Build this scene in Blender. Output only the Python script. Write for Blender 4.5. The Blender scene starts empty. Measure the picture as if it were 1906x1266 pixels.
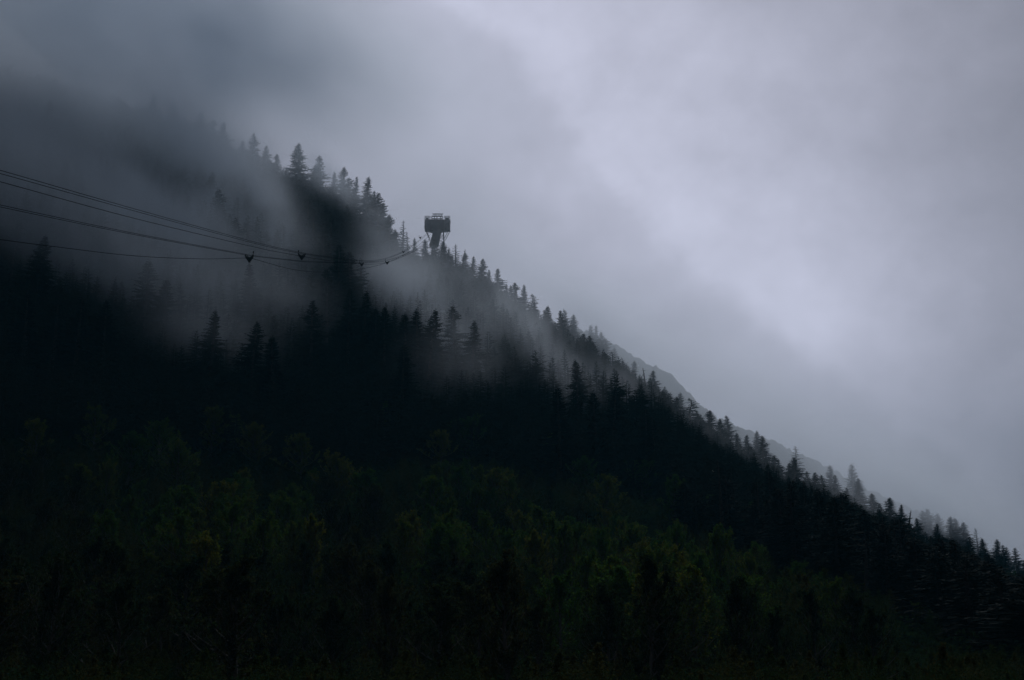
import bpy, math, random
import numpy as np
from mathutils import Vector, Matrix

scn = bpy.context.scene
COL = scn.collection
R = math.radians

# ------------------------------------------------------------------ camera
F = 2618.0                      # focal length in photo pixels (1906 wide)
PITCH = R(15.0)
CAM = np.array([0.0, 0.0, 2.0])
cd = bpy.data.cameras.new("camera")
cd.sensor_width = 36.0
cd.lens = 36.0 * F / 1906.0
cd.clip_start, cd.clip_end = 0.5, 20000.0
cam = bpy.data.objects.new("camera", cd)
cam.location = CAM
cam.rotation_euler = (R(90) + PITCH, 0, 0)
COL.objects.link(cam)
scn.camera = cam
FWD = np.array([0, math.cos(PITCH), math.sin(PITCH)])
UPV = np.array([0, -math.sin(PITCH), math.cos(PITCH)])

def ray(u, v):
    d = FWD + np.array([1.0, 0, 0]) * (u - 953.0) / F + UPV * (633.0 - v) / F
    return d / d[1]             # scaled so that y = 1

def at(u, v, y):
    return CAM + ray(u, v) * y

# ------------------------------------------------------------------ world
SUN_EL, SUN_AZ = 33.0, 8.0     # behind the mountain, to the right of the view
w = bpy.data.worlds.new("World")
scn.world = w
w.use_nodes = True
nt = w.node_tree
nt.nodes.clear()
N, L = nt.nodes.new, nt.links.new

def math_node(tree, op, a, b=None, c=None, clamp=False):
    n = tree.nodes.new('ShaderNodeMath')
    n.operation = op
    n.use_clamp = clamp
    for i, s in enumerate((a, b, c)):
        if s is None:
            continue
        if isinstance(s, (int, float)):
            n.inputs[i].default_value = s
        else:
            tree.links.new(s, n.inputs[i])
    return n.outputs[0]

tc = N('ShaderNodeTexCoord')
dirn = tc.outputs['Generated']

def lobe(u, v, k, amp):
    d = ray(u, v)
    d = d / np.linalg.norm(d)
    vm = N('ShaderNodeVectorMath')
    vm.operation = 'DOT_PRODUCT'
    L(dirn, vm.inputs[0])
    vm.inputs[1].default_value = tuple(d)
    e = math_node(nt, 'MULTIPLY', math_node(nt, 'SUBTRACT', vm.outputs['Value'], 1.0), k)
    return math_node(nt, 'MULTIPLY', math_node(nt, 'EXPONENT', e), amp)

def sky_noise(scale, detail, stretch, rough=0.5, dist=0.0, loc=(0, 0, 0)):
    mp = N('ShaderNodeMapping')
    L(dirn, mp.inputs['Vector'])
    mp.inputs['Scale'].default_value = stretch
    mp.inputs['Location'].default_value = loc
    mp.inputs['Rotation'].default_value = (0, R(-28), 0)
    n = N('ShaderNodeTexNoise')
    n.inputs['Scale'].default_value = scale
    n.inputs['Detail'].default_value = detail
    n.inputs['Roughness'].default_value = rough
    n.inputs['Distortion'].default_value = dist
    L(mp.outputs[0], n.inputs['Vector'])
    return n.outputs['Fac']

# overcast: a dark ceiling of cloud everywhere, thin and bright in front to the right
LOBES = [  # pixel, pixel, sharpness, amplitude
    (1350, 300, 7, 0.22),
    (860, 280, 45, 0.12),
    (1580, 640, 90, 0.10),
    (1460, 600, 500, 0.08),
    (1180, 230, 160, 0.09),
    (960, 60, 250, 0.06),
    (1330, 380, 400, 0.05),
    (480, 80, 60, 0.14),
    (1850, 330, 300, -0.04),
    (1900, 1000, 160, -0.03),
    (-60, 120, 40, -0.09),
    (0, 0, 150, -0.07),
]
acc = None
for lb in LOBES:
    o = lobe(*lb)
    acc = o if acc is None else math_node(nt, 'ADD', acc, o)
zl = N('ShaderNodeSeparateXYZ')           # lighter overhead than low behind the viewer
L(dirn, zl.inputs[0])
acc = math_node(nt, 'ADD', acc, math_node(nt, 'MULTIPLY', math_node(nt, 'POWER', math_node(nt, 'MAXIMUM', zl.outputs[2], 0.0), 3.0), 0.12))
acc = math_node(nt, 'ADD', acc, 0.022)
n1 = sky_noise(5.0, 5.0, (1, 1, 1.2), 0.5, 0.15)
n2 = sky_noise(17.0, 5.0, (1, 1, 1.2), 0.5, 0.2, (3, 1, 7))
mod = math_node(nt, 'ADD', math_node(nt, 'MULTIPLY', n1, 0.55), math_node(nt, 'MULTIPLY', n2, 0.26))
mod = math_node(nt, 'ADD', mod, 0.61)
# the darker cloud lying over the mountain has a ragged border running down to the right
pa, pb = ray(850, 0), ray(1570, 720)
nrm = np.cross(pb, pa)
nrm /= np.linalg.norm(nrm)
if nrm @ ray(1800, 100) < 0:
    nrm = -nrm
vm = N('ShaderNodeVectorMath')
vm.operation = 'DOT_PRODUCT'
L(dirn, vm.inputs[0])
vm.inputs[1].default_value = tuple(nrm)
n3 = sky_noise(9.0, 8.0, (1, 1, 1.0), 0.6, 0.2, (5, 2, 1))
edge_ = math_node(nt, 'ADD', vm.outputs['Value'], math_node(nt, 'MULTIPLY', math_node(nt, 'SUBTRACT', n3, 0.5), 0.20))
mr = N('ShaderNodeMapRange')
mr.interpolation_type = 'SMOOTHSTEP'
L(edge_, mr.inputs[0])
mr.inputs[1].default_value = -0.016
mr.inputs[2].default_value = 0.018
mr.inputs[3].default_value = 0.945
mr.inputs[4].default_value = 1.08
mod = math_node(nt, 'MULTIPLY', mod, mr.outputs[0])
n4 = sky_noise(34.0, 6.0, (1, 1, 1.2), 0.6, 0.2, (1, 8, 4))
mod = math_node(nt, 'MULTIPLY', mod, math_node(nt, 'ADD', math_node(nt, 'MULTIPLY', n4, 0.18), 0.91))
lum = math_node(nt, 'MAXIMUM', math_node(nt, 'MULTIPLY', acc, mod), 0.006)
cloud = N('ShaderNodeMixRGB')
cloud.blend_type = 'MULTIPLY'
cloud.inputs[0].default_value = 1.0
cloud.inputs[1].default_value = (1.14, 1.17, 1.45, 1)
L(lum, cloud.inputs[2])
sky = N('ShaderNodeTexSky')
sky.sky_type = 'NISHITA'
sky.sun_disc = False
sky.sun_elevation = R(SUN_EL)
sky.sun_rotation = R(SUN_AZ)
bg_c = N('ShaderNodeBackground')
L(cloud.outputs[0], bg_c.inputs['Color'])
bg_c.inputs['Strength'].default_value = 1.0
bg_s = N('ShaderNodeBackground')
L(sky.outputs[0], bg_s.inputs['Color'])
bg_s.inputs['Strength'].default_value = 0.05
mx = N('ShaderNodeMixShader')
mx.inputs[0].default_value = 0.985      # the cloud hides nearly all of the clear sky
L(bg_s.outputs[0], mx.inputs[1])
L(bg_c.outputs[0], mx.inputs[2])
wo = N('ShaderNodeOutputWorld')
L(mx.outputs[0], wo.inputs['Surface'])

# ------------------------------------------------------------------ sun (hidden behind cloud, dusk-dark)
sd = bpy.data.lights.new("sun", 'SUN')
sd.energy = 0.9
sd.angle = R(25)
sd.color = (0.95, 0.95, 1.0)
sun = bpy.data.objects.new("sun", sd)
sv = Vector((math.sin(R(SUN_AZ)) * math.cos(R(SUN_EL)), math.cos(R(SUN_AZ)) * math.cos(R(SUN_EL)), math.sin(R(SUN_EL))))
sun.rotation_euler = sv.to_track_quat('Z', 'Y').to_euler()
COL.objects.link(sun)

# ------------------------------------------------------------------ exposure, sampling
vs = scn.view_settings
vs.view_transform = 'Standard'
vs.look = 'None'
vs.exposure = 0.0
vs.gamma = 1.0
vs.use_curve_mapping = False
cy = scn.cycles
cy.use_denoising = True
cy.max_bounces = 8
cy.diffuse_bounces = 2
cy.glossy_bounces = 2
cy.transmission_bounces = 2
cy.volume_bounces = 5
cy.volume_step_rate = 2.0
cy.volume_max_steps = 256

# ------------------------------------------------------------------ helpers
def mesh_np(name, V, Q, mat, smooth=False, attr=None):
    V = np.asarray(V, np.float32)
    Q = np.asarray(Q, np.int32)
    k = Q.shape[1]
    me = bpy.data.meshes.new(name)
    me.vertices.add(len(V))
    me.vertices.foreach_set('co', V.ravel())
    me.loops.add(Q.size)
    me.loops.foreach_set('vertex_index', Q.ravel())
    me.polygons.add(len(Q))
    me.polygons.foreach_set('loop_start', np.arange(0, Q.size, k, dtype=np.int32))
    if smooth:
        me.polygons.foreach_set('use_smooth', np.ones(len(Q), bool))
    if attr is not None:
        a = me.attributes.new('tone', 'FLOAT', 'POINT')
        a.data.foreach_set('value', np.asarray(attr, np.float32))
    if mat:
        me.materials.append(mat)
    me.update(calc_edges=True)
    return me

def add(name, me, parent=None, loc=None):
    o = bpy.data.objects.new(name, me)
    COL.objects.link(o)
    if parent:
        o.parent = parent
    if loc is not None:
        o.location = loc
    return o

def tag(o, label=None, cat=None, group=None, kind=None):
    for k, v in (('label', label), ('category', cat), ('group', group), ('kind', kind)):
        if v:
            o[k] = v
    return o

class MB:
    """collects boxes, bars and tubes (all quads) for one mesh"""
    def __init__(s):
        s.v, s.f, s.n = [], [], 0
    def put(s, V, Q):
        V = np.asarray(V, float)
        s.v.append(V)
        s.f.append(np.asarray(Q, int) + s.n)
        s.n += len(V)
    def box(s, x0, x1, y0, y1, z0, z1):
        V = [(x, y, z) for z in (z0, z1) for y in (y0, y1) for x in (x0, x1)]
        s.put(V, [(0, 2, 3, 1), (4, 5, 7, 6), (0, 1, 5, 4), (2, 6, 7, 3), (0, 4, 6, 2), (1, 3, 7, 5)])
    def tube(s, pts, rad, k=6, cap=True):
        P = np.asarray(pts, float)
        n = len(P)
        rad = np.broadcast_to(np.asarray(rad, float), (n,))
        T = np.gradient(P, axis=0)
        T /= np.linalg.norm(T, axis=1, keepdims=True) + 1e-9
        ref = np.where(np.abs(T[:, 2:3]) > 0.9, np.array([[1.0, 0, 0]]), np.array([[0, 0, 1.0]]))
        A = np.cross(T, ref)
        A /= np.linalg.norm(A, axis=1, keepdims=True) + 1e-9
        B = np.cross(T, A)
        an = np.arange(k) * 2 * math.pi / k
        V = P[:, None, :] + rad[:, None, None] * (A[:, None, :] * np.cos(an)[None, :, None] + B[:, None, :] * np.sin(an)[None, :, None])
        i = np.arange(n - 1)[:, None] * k
        j = np.arange(k)[None, :]
        j2 = (j + 1) % k
        Q = np.stack([i + j, i + j2, i + k + j2, i + k + j], -1).reshape(-1, 4)
        V = V.reshape(-1, 3)
        if cap and k % 2 == 0:
            ex = []
            for e in (0, (n - 1) * k):
                for m in range(k // 2 - 1):
                    ex.append((e, e + m * 2 + 1 - 0, e + m * 2 + 2, e + m * 2 + 3) if False else (e, e + m + 1, e + k - 2 - m if k - 2 - m > m + 2 else e + m + 2, e + k - 1 - m))
            # simple quad caps for k = 4 and 6 only
            if k == 4:
                Q = np.vstack([Q, [(0, 1, 2, 3), (V.shape[0] - 4, V.shape[0] - 3, V.shape[0] - 2, V.shape[0] - 1)]])
            if k == 6:
                b = V.shape[0] - 6
                Q = np.vstack([Q, [(0, 1, 2, 3), (0, 3, 4, 5), (b, b + 1, b + 2, b + 3), (b, b + 3, b + 4, b + 5)]])
        s.put(V, Q)
    def bar(s, a, b, r):
        s.tube([a, b], r, 4)
    def disc(s, c, axis, rad, th, k=12):
        c = np.asarray(c, float)
        ax = np.asarray(axis, float)
        ax /= np.linalg.norm(ax)
        s.tube([c - ax * th / 2, c - ax * th / 2 * 0.999, c + ax * th / 2 * 0.999, c + ax * th / 2], [0.02, rad, rad, 0.02], k, False)
    def mesh(s, name, mat, smooth=False):
        return mesh_np(name, np.vstack(s.v), np.vstack(s.f), mat, smooth)

def principled(name, rough=0.8, spec=0.3, metal=0.0):
    m = bpy.data.materials.new(name)
    m.use_nodes = True
    b = m.node_tree.nodes['Principled BSDF']
    b.inputs['Roughness'].default_value = rough
    b.inputs['Specular IOR Level'].default_value = spec
    b.inputs['Metallic'].default_value = metal
    return m, m.node_tree, b

def noise_mat(name, c0, c1, scale, rough=0.8, spec=0.3, metal=0.0, by_object=False, coord='Object', detail=4.0):
    m, t, b = principled(name, rough, spec, metal)
    n = t.nodes.new('ShaderNodeTexNoise')
    n.inputs['Scale'].default_value = scale
    n.inputs['Detail'].default_value = detail
    tx = t.nodes.new('ShaderNodeTexCoord')
    t.links.new(tx.outputs[coord], n.inputs['Vector'])
    mix = t.nodes.new('ShaderNodeMixRGB')
    mix.inputs[1].default_value = (*c0, 1)
    mix.inputs[2].default_value = (*c1, 1)
    fac = n.outputs['Fac']
    if by_object:
        oi = t.nodes.new('ShaderNodeObjectInfo')
        fac = math_node(t, 'ADD', math_node(t, 'MULTIPLY', fac, 0.6), math_node(t, 'SUBTRACT', math_node(t, 'MULTIPLY', oi.outputs['Random'], 0.9), 0.25), clamp=True)
    t.links.new(fac, mix.inputs[0])
    t.links.new(mix.outputs[0], b.inputs['Base Color'])
    return m

M_NEEDLE = noise_mat('needles', (0.010, 0.019, 0.016), (0.019, 0.030, 0.021), 0.35, 0.9, 0.04, by_object=True)
M_BARK = noise_mat('bark', (0.035, 0.030, 0.026), (0.085, 0.075, 0.065), 3.0, 0.95, 0.1)
M_PALEBARK = noise_mat('pale_bark', (0.08, 0.078, 0.07), (0.17, 0.165, 0.15), 2.0, 0.9, 0.15)
M_GROUND = noise_mat('forest_floor', (0.007, 0.009, 0.005), (0.020, 0.024, 0.012), 0.05, 1.0, 0.0)
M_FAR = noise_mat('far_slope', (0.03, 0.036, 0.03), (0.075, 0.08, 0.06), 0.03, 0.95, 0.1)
M_STEEL = noise_mat('painted_steel', (0.10, 0.105, 0.115), (0.17, 0.17, 0.18), 0.5, 0.55, 0.4)
M_PANEL = noise_mat('sheet_panel', (0.06, 0.064, 0.075), (0.12, 0.125, 0.14), 0.4, 0.6, 0.4)
M_SIDE = noise_mat('weathered_panel', (0.13, 0.135, 0.15), (0.24, 0.245, 0.26), 0.25, 0.7, 0.2)
M_PALEST = noise_mat('galvanised_rail', (0.30, 0.30, 0.32), (0.42, 0.42, 0.44), 0.8, 0.5, 0.5)
M_ROPE = noise_mat('wet_steel_rope', (0.014, 0.015, 0.017), (0.024, 0.025, 0.028), 0.05, 1.0, 0.0, 0.0)
M_IRON = noise_mat('black_iron', (0.012, 0.012, 0.014), (0.03, 0.03, 0.032), 3.0, 0.6, 0.3)
M_RUBBER = noise_mat('roller_rubber', (0.012, 0.012, 0.012), (0.022, 0.022, 0.022), 5.0, 0.8, 0.2)

def leaf_mat(nm, ca, cb, cc):
    m, t, b = principled(nm, 1.0, 0.0)
    at_ = t.nodes.new('ShaderNodeAttribute')
    at_.attribute_name = 'tone'
    oi = t.nodes.new('ShaderNodeObjectInfo')
    f = math_node(t, 'ADD', math_node(t, 'MULTIPLY', at_.outputs['Fac'], 0.7), math_node(t, 'SUBTRACT', math_node(t, 'MULTIPLY', oi.outputs['Random'], 0.7), 0.2), clamp=True)
    r = t.nodes.new('ShaderNodeValToRGB')
    r.color_ramp.elements[0].color = (*ca, 1)
    r.color_ramp.elements[1].color = (*cc, 1)
    e = r.color_ramp.elements.new(0.5)
    e.color = (*cb, 1)
    t.links.new(f, r.inputs[0])
    t.links.new(r.outputs[0], b.inputs['Base Color'])
    tr = t.nodes.new('ShaderNodeBsdfTranslucent')
    t.links.new(r.outputs[0], tr.inputs['Color'])
    ms = t.nodes.new('ShaderNodeMixShader')
    ms.inputs[0].default_value = 0.5
    t.links.new(b.outputs[0], ms.inputs[1])
    t.links.new(tr.outputs[0], ms.inputs[2])
    out = [n for n in t.nodes if n.type == 'OUTPUT_MATERIAL'][0]
    t.links.new(ms.outputs[0], out.inputs['Surface'])
    return m
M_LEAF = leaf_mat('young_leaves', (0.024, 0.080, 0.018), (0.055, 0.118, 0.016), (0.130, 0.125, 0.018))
M_LEAF_SHADE = leaf_mat('shaded_leaves', (0.012, 0.030, 0.014), (0.020, 0.040, 0.014), (0.045, 0.045, 0.016))  # darker copy of the leaf colour: shade below and between lit crowns painted in

# ------------------------------------------------------------------ value noise
def vnoise(X, Y, Z, seed):
    xi, yi, zi = np.floor(X).astype(np.int64), np.floor(Y).astype(np.int64), np.floor(Z).astype(np.int64)
    fx, fy, fz = X - xi, Y - yi, Z - zi
    fx, fy, fz = (t * t * t * (t * (t * 6 - 15) + 10) for t in (fx, fy, fz))
    def h(a, b, c):
        n = (a * 374761393 + b * 668265263 + c * 2147483647 + seed * 974634777) & 0xFFFFFFFF
        n = ((n ^ (n >> 13)) * 1274126177) & 0xFFFFFFFF
        n = ((n ^ (n >> 16)) * 2246822519) & 0xFFFFFFFF
        return ((n ^ (n >> 15)) & 0xFFFFFF) / float(0xFFFFFF)
    r = 0
    for dx in (0, 1):
        for dy in (0, 1):
            for dz in (0, 1):
                r = r + h(xi + dx, yi + dy, zi + dz) * (fx if dx else 1 - fx) * (fy if dy else 1 - fy) * (fz if dz else 1 - fz)
    return r

def fbm(X, Y, Z, seed, octv=4):
    r, a, s = 0, 0.5, 1.0
    for o in range(octv):
        r = r + a * vnoise(X * s, Y * s, Z * s, seed + o * 17)
        a *= 0.5
        s *= 2.03
    return r / (1 - 0.5 ** octv)

# ------------------------------------------------------------------ terrain
SKY_U = [-900, -400, 0, 160, 320, 420, 520, 600, 680, 740, 780, 820, 900, 1000, 1130, 1215, 1280, 1350, 1480, 1560, 1660, 1720, 1800, 1906, 2300, 3000]
SKY_V = [-120, 20, 110, 150, 205, 245, 300, 330, 385, 440, 468, 458, 510, 580, 650, 710, 755, 800, 870, 895, 945, 970, 1000, 1048, 1130, 1190]
SKY_D = np.interp(SKY_U, [-900, 0, 500, 815, 1200, 1906, 3000], [800, 780, 740, 700, 625, 560, 520])
rp = np.array([at(u, v + 48, d) for u, v, d in zip(SKY_U, SKY_V, SKY_D)])
order = np.argsort(rp[:, 0])
RX, RY, RZ = rp[order, 0], rp[order, 1], rp[order, 2]
xs_ = np.linspace(-900, 900, 901)
def smooth_(a, k):
    ker = np.hanning(k + 2)[1:-1]
    ker /= ker.sum()
    return np.convolve(np.pad(a, (k // 2, k // 2), 'edge'), ker, 'valid')
YR_T = smooth_(np.interp(xs_, RX, RY), 21)
ZR_T = smooth_(np.interp(xs_, RX, RZ), 9)
Y0 = 75.0

def ridge_y(x):
    return np.interp(x, xs_, YR_T)

def ground(x, y, rough=True):
    x = np.asarray(x, float)
    y = np.asarray(y, float)
    yr, zr = np.interp(x, xs_, YR_T), np.interp(x, xs_, ZR_T)
    s = np.clip((y - Y0) / (yr - Y0), 0, 1)
    er = np.arctan2(zr, yr)
    z = np.minimum(y, yr) * np.tan(er * s ** 0.85)
    back = np.clip(y - yr, 0, None)
    z = z * np.where(back > 0, 1.0, 1.0) - np.where(back < 70, 0.0012 * back * back, 5.88 + (back - 70) * 0.32)
    if rough:
        m = np.clip((y - Y0) / 120, 0, 1) * np.clip((yr + 400 - y) / 300, 0, 1)
        z = z + m * ((fbm(x / 70, y / 70, 0 * x + 3.3, 5, 3) - 0.5) * 16 * np.clip((yr - y) / 120, 0.15, 1))
    return np.maximum(z, 0.0)

def hit(u, v, above=0.0):
    """point where the view ray through a photo pixel comes down to `above` metres over the slope"""
    r = ray(u, v)
    ys = np.arange(80.0, 900.0, 2.0)
    hgt = (CAM[2] + r[2] * ys) - ground(r[0] * ys, ys)
    k = np.nonzero((hgt <= 0) & (ys > 100))[0]
    if len(k) == 0:
        return None
    k = int(k[0])
    k0 = k
    while k > 0 and hgt[k] < above:
        k -= 1
    if ys[k] < 0.72 * ys[k0]:
        return CAM + r * ys[k0] * 0.72
    return CAM + r * ys[k]

gx = np.concatenate([[-6000, -3000, -1600, -1000, -800], np.arange(-640, 641, 8.0), [800, 1000, 1600, 3000, 6000]])
gy = np.concatenate([[-6000, -3000, -1000, -300, -100, 0, 40], np.arange(64, 1150, 8.0), [1200, 1300, 1500, 2000, 3000, 6000, 9000]])
GX, GY = np.meshgrid(gx, gy)
GZ = ground(GX, GY)
GZ *= np.clip((3000 - np.abs(GX)) / 1500, 0, 1)
nx, ny = len(gx), len(gy)
ii = np.arange((nx) * (ny)).reshape(ny, nx)
Q = np.stack([ii[:-1, :-1], ii[:-1, 1:], ii[1:, 1:], ii[1:, :-1]], -1).reshape(-1, 4)
terrain = add('ground', mesh_np('ground', np.stack([GX, GY, GZ], -1).reshape(-1, 3), Q, M_GROUND, True))
tag(terrain, 'dark wooded mountain slope falling from upper left to lower right', 'ground', kind='structure')

# far ridge behind the slope, faint in cloud
FU = [700, 1000, 1090, 1140, 1180, 1250, 1290, 1330, 1400, 1500, 1600, 1720, 1800, 1906, 2200]
FV = [560, 590, 615, 640, 662, 695, 738, 775, 800, 850, 902, 957, 1000, 1060, 1150]
FD = 1080.0
fp = np.array([at(u, v, FD) for u, v in zip(FU, FV)])
hx = np.linspace(-200, 620, 700)
hz = np.interp(hx, fp[:, 0], fp[:, 2])
hz = hz + (fbm(hx / 2.6, 0 * hx, 0 * hx, 40, 2) - 0.5) * 4 + (fbm(hx / 30, 0 * hx, 0 * hx, 41, 2) - 0.5) * 4
rows = []
for t in np.linspace(0, 1, 24):
    yy = FD - 260 * (1 - t) if t < 0.8 else FD - 260 * 0.2 * (1 - t) / 0.2
    k = t / 0.8 if t < 0.8 else 1
    rows.append((yy, k))
prof = [(FD - 240 + 12 * i, (i / 20) ** 0.9) for i in range(21)] + [(FD + 30, 0.97), (FD + 120, 0.75), (FD + 400, 0.0)]
HV = []
for yy, k in prof:
    b = (fbm(hx / 6, 0 * hx + yy / 6, 0 * hx, 60, 3) - 0.5) * 6
    HV.append(np.stack([hx, 0 * hx + yy, np.maximum(hz * k + (b if k < 0.99 else 0), -2)], -1))
HV = np.array(HV)
ii = np.arange(HV.shape[0] * HV.shape[1]).reshape(HV.shape[:2])
Q = np.stack([ii[:-1, :-1], ii[:-1, 1:], ii[1:, 1:], ii[1:, :-1]], -1).reshape(-1, 4)
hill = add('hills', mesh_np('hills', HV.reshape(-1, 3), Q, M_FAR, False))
tag(hill, 'pale far ridge fading into the cloud behind the slope', 'hill', kind='structure')

# ------------------------------------------------------------------ conifers
def conifer(seed, H=26.0, R0=3.6, nbr=200, m=5, power=0.85, low=0.10, gap=0.35, top='plain', spray=1.0):
    rg = random.Random(seed)
    lean = (rg.uniform(-.4, .4), rg.uniform(-.4, .4))
    def axis(f):
        x = lean[0] * math.sin(f * 2.2) * 1.0
        y = lean[1] * math.sin(f * 2.6) * 1.0
        if top == 'twist' and f > 0.7:
            g = (f - 0.7) / 0.3
            x += 0.9 * math.sin(g * 4.6) * g + 0.3 * g
            y += 0.4 * math.sin(g * 3.0)
        return np.array([x, y, f * H])
    V, Q, n = [], [], 0
    def quad(a, b, c, d):
        nonlocal n
        V.extend((a, b, c, d))
        Q.append((n, n + 1, n + 2, n + 3))
        n += 4
    zz = np.array([0, 0, 1.0])
    az = rg.uniform(0, 6.28)
    lump = [(rg.uniform(0, 6.28), rg.uniform(0.15, 0.9), rg.uniform(0.4, 1.0)) for _ in range(7)]
    tops = [(0.0, 0.0, 1.0)]
    if top == 'twin':
        tops = [(0.0, 0.0, 1.0), (1.5, 0.4, 0.93)]
    for i in range(nbr):
        q = (i + rg.random()) / nbr
        f = low + (0.99 - low) * q ** 0.92
        az += 2.399 + rg.uniform(-.5, .5)
        prof = 1 - math.exp(-((1 - f) / 0.40) ** (0.72 + 0.5 * power))
        if top == 'broken' and f > 0.8:
            prof *= 1.7
        Rf = R0 * prof * (0.62 + 0.55 * rg.random()) + 0.22
        for la, lf, ls in lump:
            da = math.cos(az - la)
            if da > 0.3 and abs(f - lf) < 0.07:
                Rf *= 1 - gap * ls
        if f < 0.3:
            Rf *= 0.55 + 0.45 * (f - low) / (0.3 - low + 1e-6)
            if rg.random() < 0.25:
                continue
        e = R(-24 + 62 * max(0, f - 0.25) ** 1.2 + rg.uniform(-9, 9))
        d = np.array([math.cos(az), math.sin(az), 0])
        p = np.array([-d[1], d[0], 0])
        o = axis(f)
        if len(tops) > 1 and f > 0.6 and rg.random() < 0.45:
            g = min(1, (f - 0.6) / 0.1)
            o = o + np.array([1.5 * g, 0.4 * g, -0.06 * H * g])
        droop = rg.uniform(0.10, 0.28) * (1 - 0.6 * f)
        tip = rg.uniform(0.04, 0.2)
        def sp(t):
            return o + Rf * (t * math.cos(e) * d + zz * (t * math.sin(e) - droop * t * t + tip * t ** 4))
        mm = max(2, int(round(m * min(1, 0.35 + Rf / R0))))
        prev = sp(0.12)
        for k in range(mm):
            t = 0.12 + 0.88 * (k + 1) / mm
            cur = sp(t)
            hang = spray * (0.22 + 0.17 * Rf * (1.05 - t)) * rg.uniform(0.6, 1.5)
            sw = p * rg.uniform(-.12, .12)
            quad(prev, cur, cur - zz * hang * (0.9 if k < mm - 1 else 0.15) + sw, prev - zz * hang * rg.uniform(.7, 1.2) + sw)
            for s in (-1, 1):
                if rg.random() < 0.12:
                    continue
                tl = spray * (0.32 * Rf * (1.12 - 0.75 * t) + 0.22) * rg.uniform(0.65, 1.35)
                td = d * rg.uniform(.45, .85) + p * s * rg.uniform(.55, .95) - zz * rg.uniform(.1, .6)
                td = td / np.linalg.norm(td) * tl
                b0 = prev + (cur - prev) * rg.uniform(.3, .9)
                wv = (d * 0.5 + zz * rg.uniform(-.8, .8)) * (0.14 + 0.08 * tl)
                quad(b0 - wv, b0 + wv, b0 + td + wv * 0.25, b0 + td - wv * 0.25)
            prev = cur
    # leader with its little whorls
    for a_, b_, hf in tops:
        o = axis(0.985) + np.array([a_, b_, (hf - 1) * H])
        for k in range(7):
            a2 = rg.uniform(0, 6.28)
            d = np.array([math.cos(a2), math.sin(a2), 0.7])
            b0 = o + zz * (-0.9 + 0.25 * k)
            wv = zz * 0.09
            quad(b0 - wv, b0 + wv, b0 + d * (0.55 - 0.05 * k) + wv * .3, b0 + d * (0.55 - 0.05 * k) - wv * .3)
    mb = MB()
    fs = np.linspace(0, 1, 12)
    mb.tube([axis(f) - (zz * 1.5 if f == 0 else 0) for f in fs], 0.42 * (1 - fs) ** 0.8 + 0.03, 7, False)
    if len(tops) > 1:
        mb.tube([axis(0.6), axis(0.7) + np.array([1.5, .4, -.06 * H]), axis(1.0) + np.array([1.5, .4, -.07 * H])], [0.15, 0.13, 0.03], 6, False)
    if top == 'broken':
        pass
    return np.array(V), np.array(Q), mb

def snag(seed, H=22.0):
    rg = random.Random(seed)
    mb = MB()
    fs = np.linspace(0, 1, 10)
    ax = [np.array([0.5 * math.sin(f * 3), 0.3 * math.sin(f * 4), f * H - (1.5 if f == 0 else 0)]) for f in fs]
    mb.tube(ax, 0.36 * (1 - fs) ** 0.7 + 0.05, 7, False)
    V, Q, n = [], [], 0
    for i in range(34):
        f = rg.uniform(0.35, 0.98)
        a = rg.uniform(0, 6.28)
        l = rg.uniform(0.5, 2.3) * (1.15 - f)
        o = np.array([0.5 * math.sin(f * 3), 0.3 * math.sin(f * 4), f * H])
        d = np.array([math.cos(a), math.sin(a), rg.uniform(-.3, .3)])
        mb.tube([o, o + d * l * .6, o + d * l + np.array([0, 0, .25 * l])], [0.07, 0.05, 0.02], 4, False)
        for k in range(3):
            b = o + d * l * rg.uniform(.3, 1)
            e = np.array([rg.uniform(-.4, .4), rg.uniform(-.4, .4), rg.uniform(-.5, .1)])
            wv = np.array([0, 0, .1])
            V.extend((b - wv, b + wv, b + e + wv * .3, b + e - wv * .3))
            Q.append((n, n + 1, n + 2, n + 3))
            n += 4
    return np.array(V), np.array(Q), mb

PROTO = {}
def proto(key, res):
    V, Q, mb = res
    PROTO[key] = (mesh_np('crown', V, Q, M_NEEDLE), mb.mesh('trunk', M_BARK, True))
proto('slim0', conifer(1, R0=3.3, nbr=200, power=0.8))
proto('slim1', conifer(2, R0=3.6, nbr=200, power=0.9, gap=0.5))
proto('mid0', conifer(3, R0=4.2, nbr=220, power=0.85))
proto('mid1', conifer(4, R0=4.4, nbr=220, power=0.75, gap=0.55))
proto('mid2', conifer(5, R0=4.1, nbr=210, power=0.95, gap=0.5))
proto('wide0', conifer(6, R0=5.1, nbr=240, m=6, power=0.9, gap=0.4))
proto('wide1', conifer(7, R0=5.5, nbr=240, m=6, power=0.7, gap=0.6))
proto('twin', conifer(8, R0=4.4, nbr=180, power=0.8, top='twin'))
proto('twist', conifer(9, R0=3.6, nbr=110, power=0.7, gap=0.7, top='twist'))
proto('broken', conifer(10, R0=3.9, nbr=140, power=0.55, gap=0.6, top='broken'))
proto('sparse', conifer(11, R0=3.3, nbr=85, power=0.8, gap=0.7, spray=0.8))
proto('snag', snag(12))
PH = {k: 26.0 for k in PROTO}
PH['snag'] = 22.0

TREES = []                     # (x, y, crown radius) of every placed tree

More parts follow.
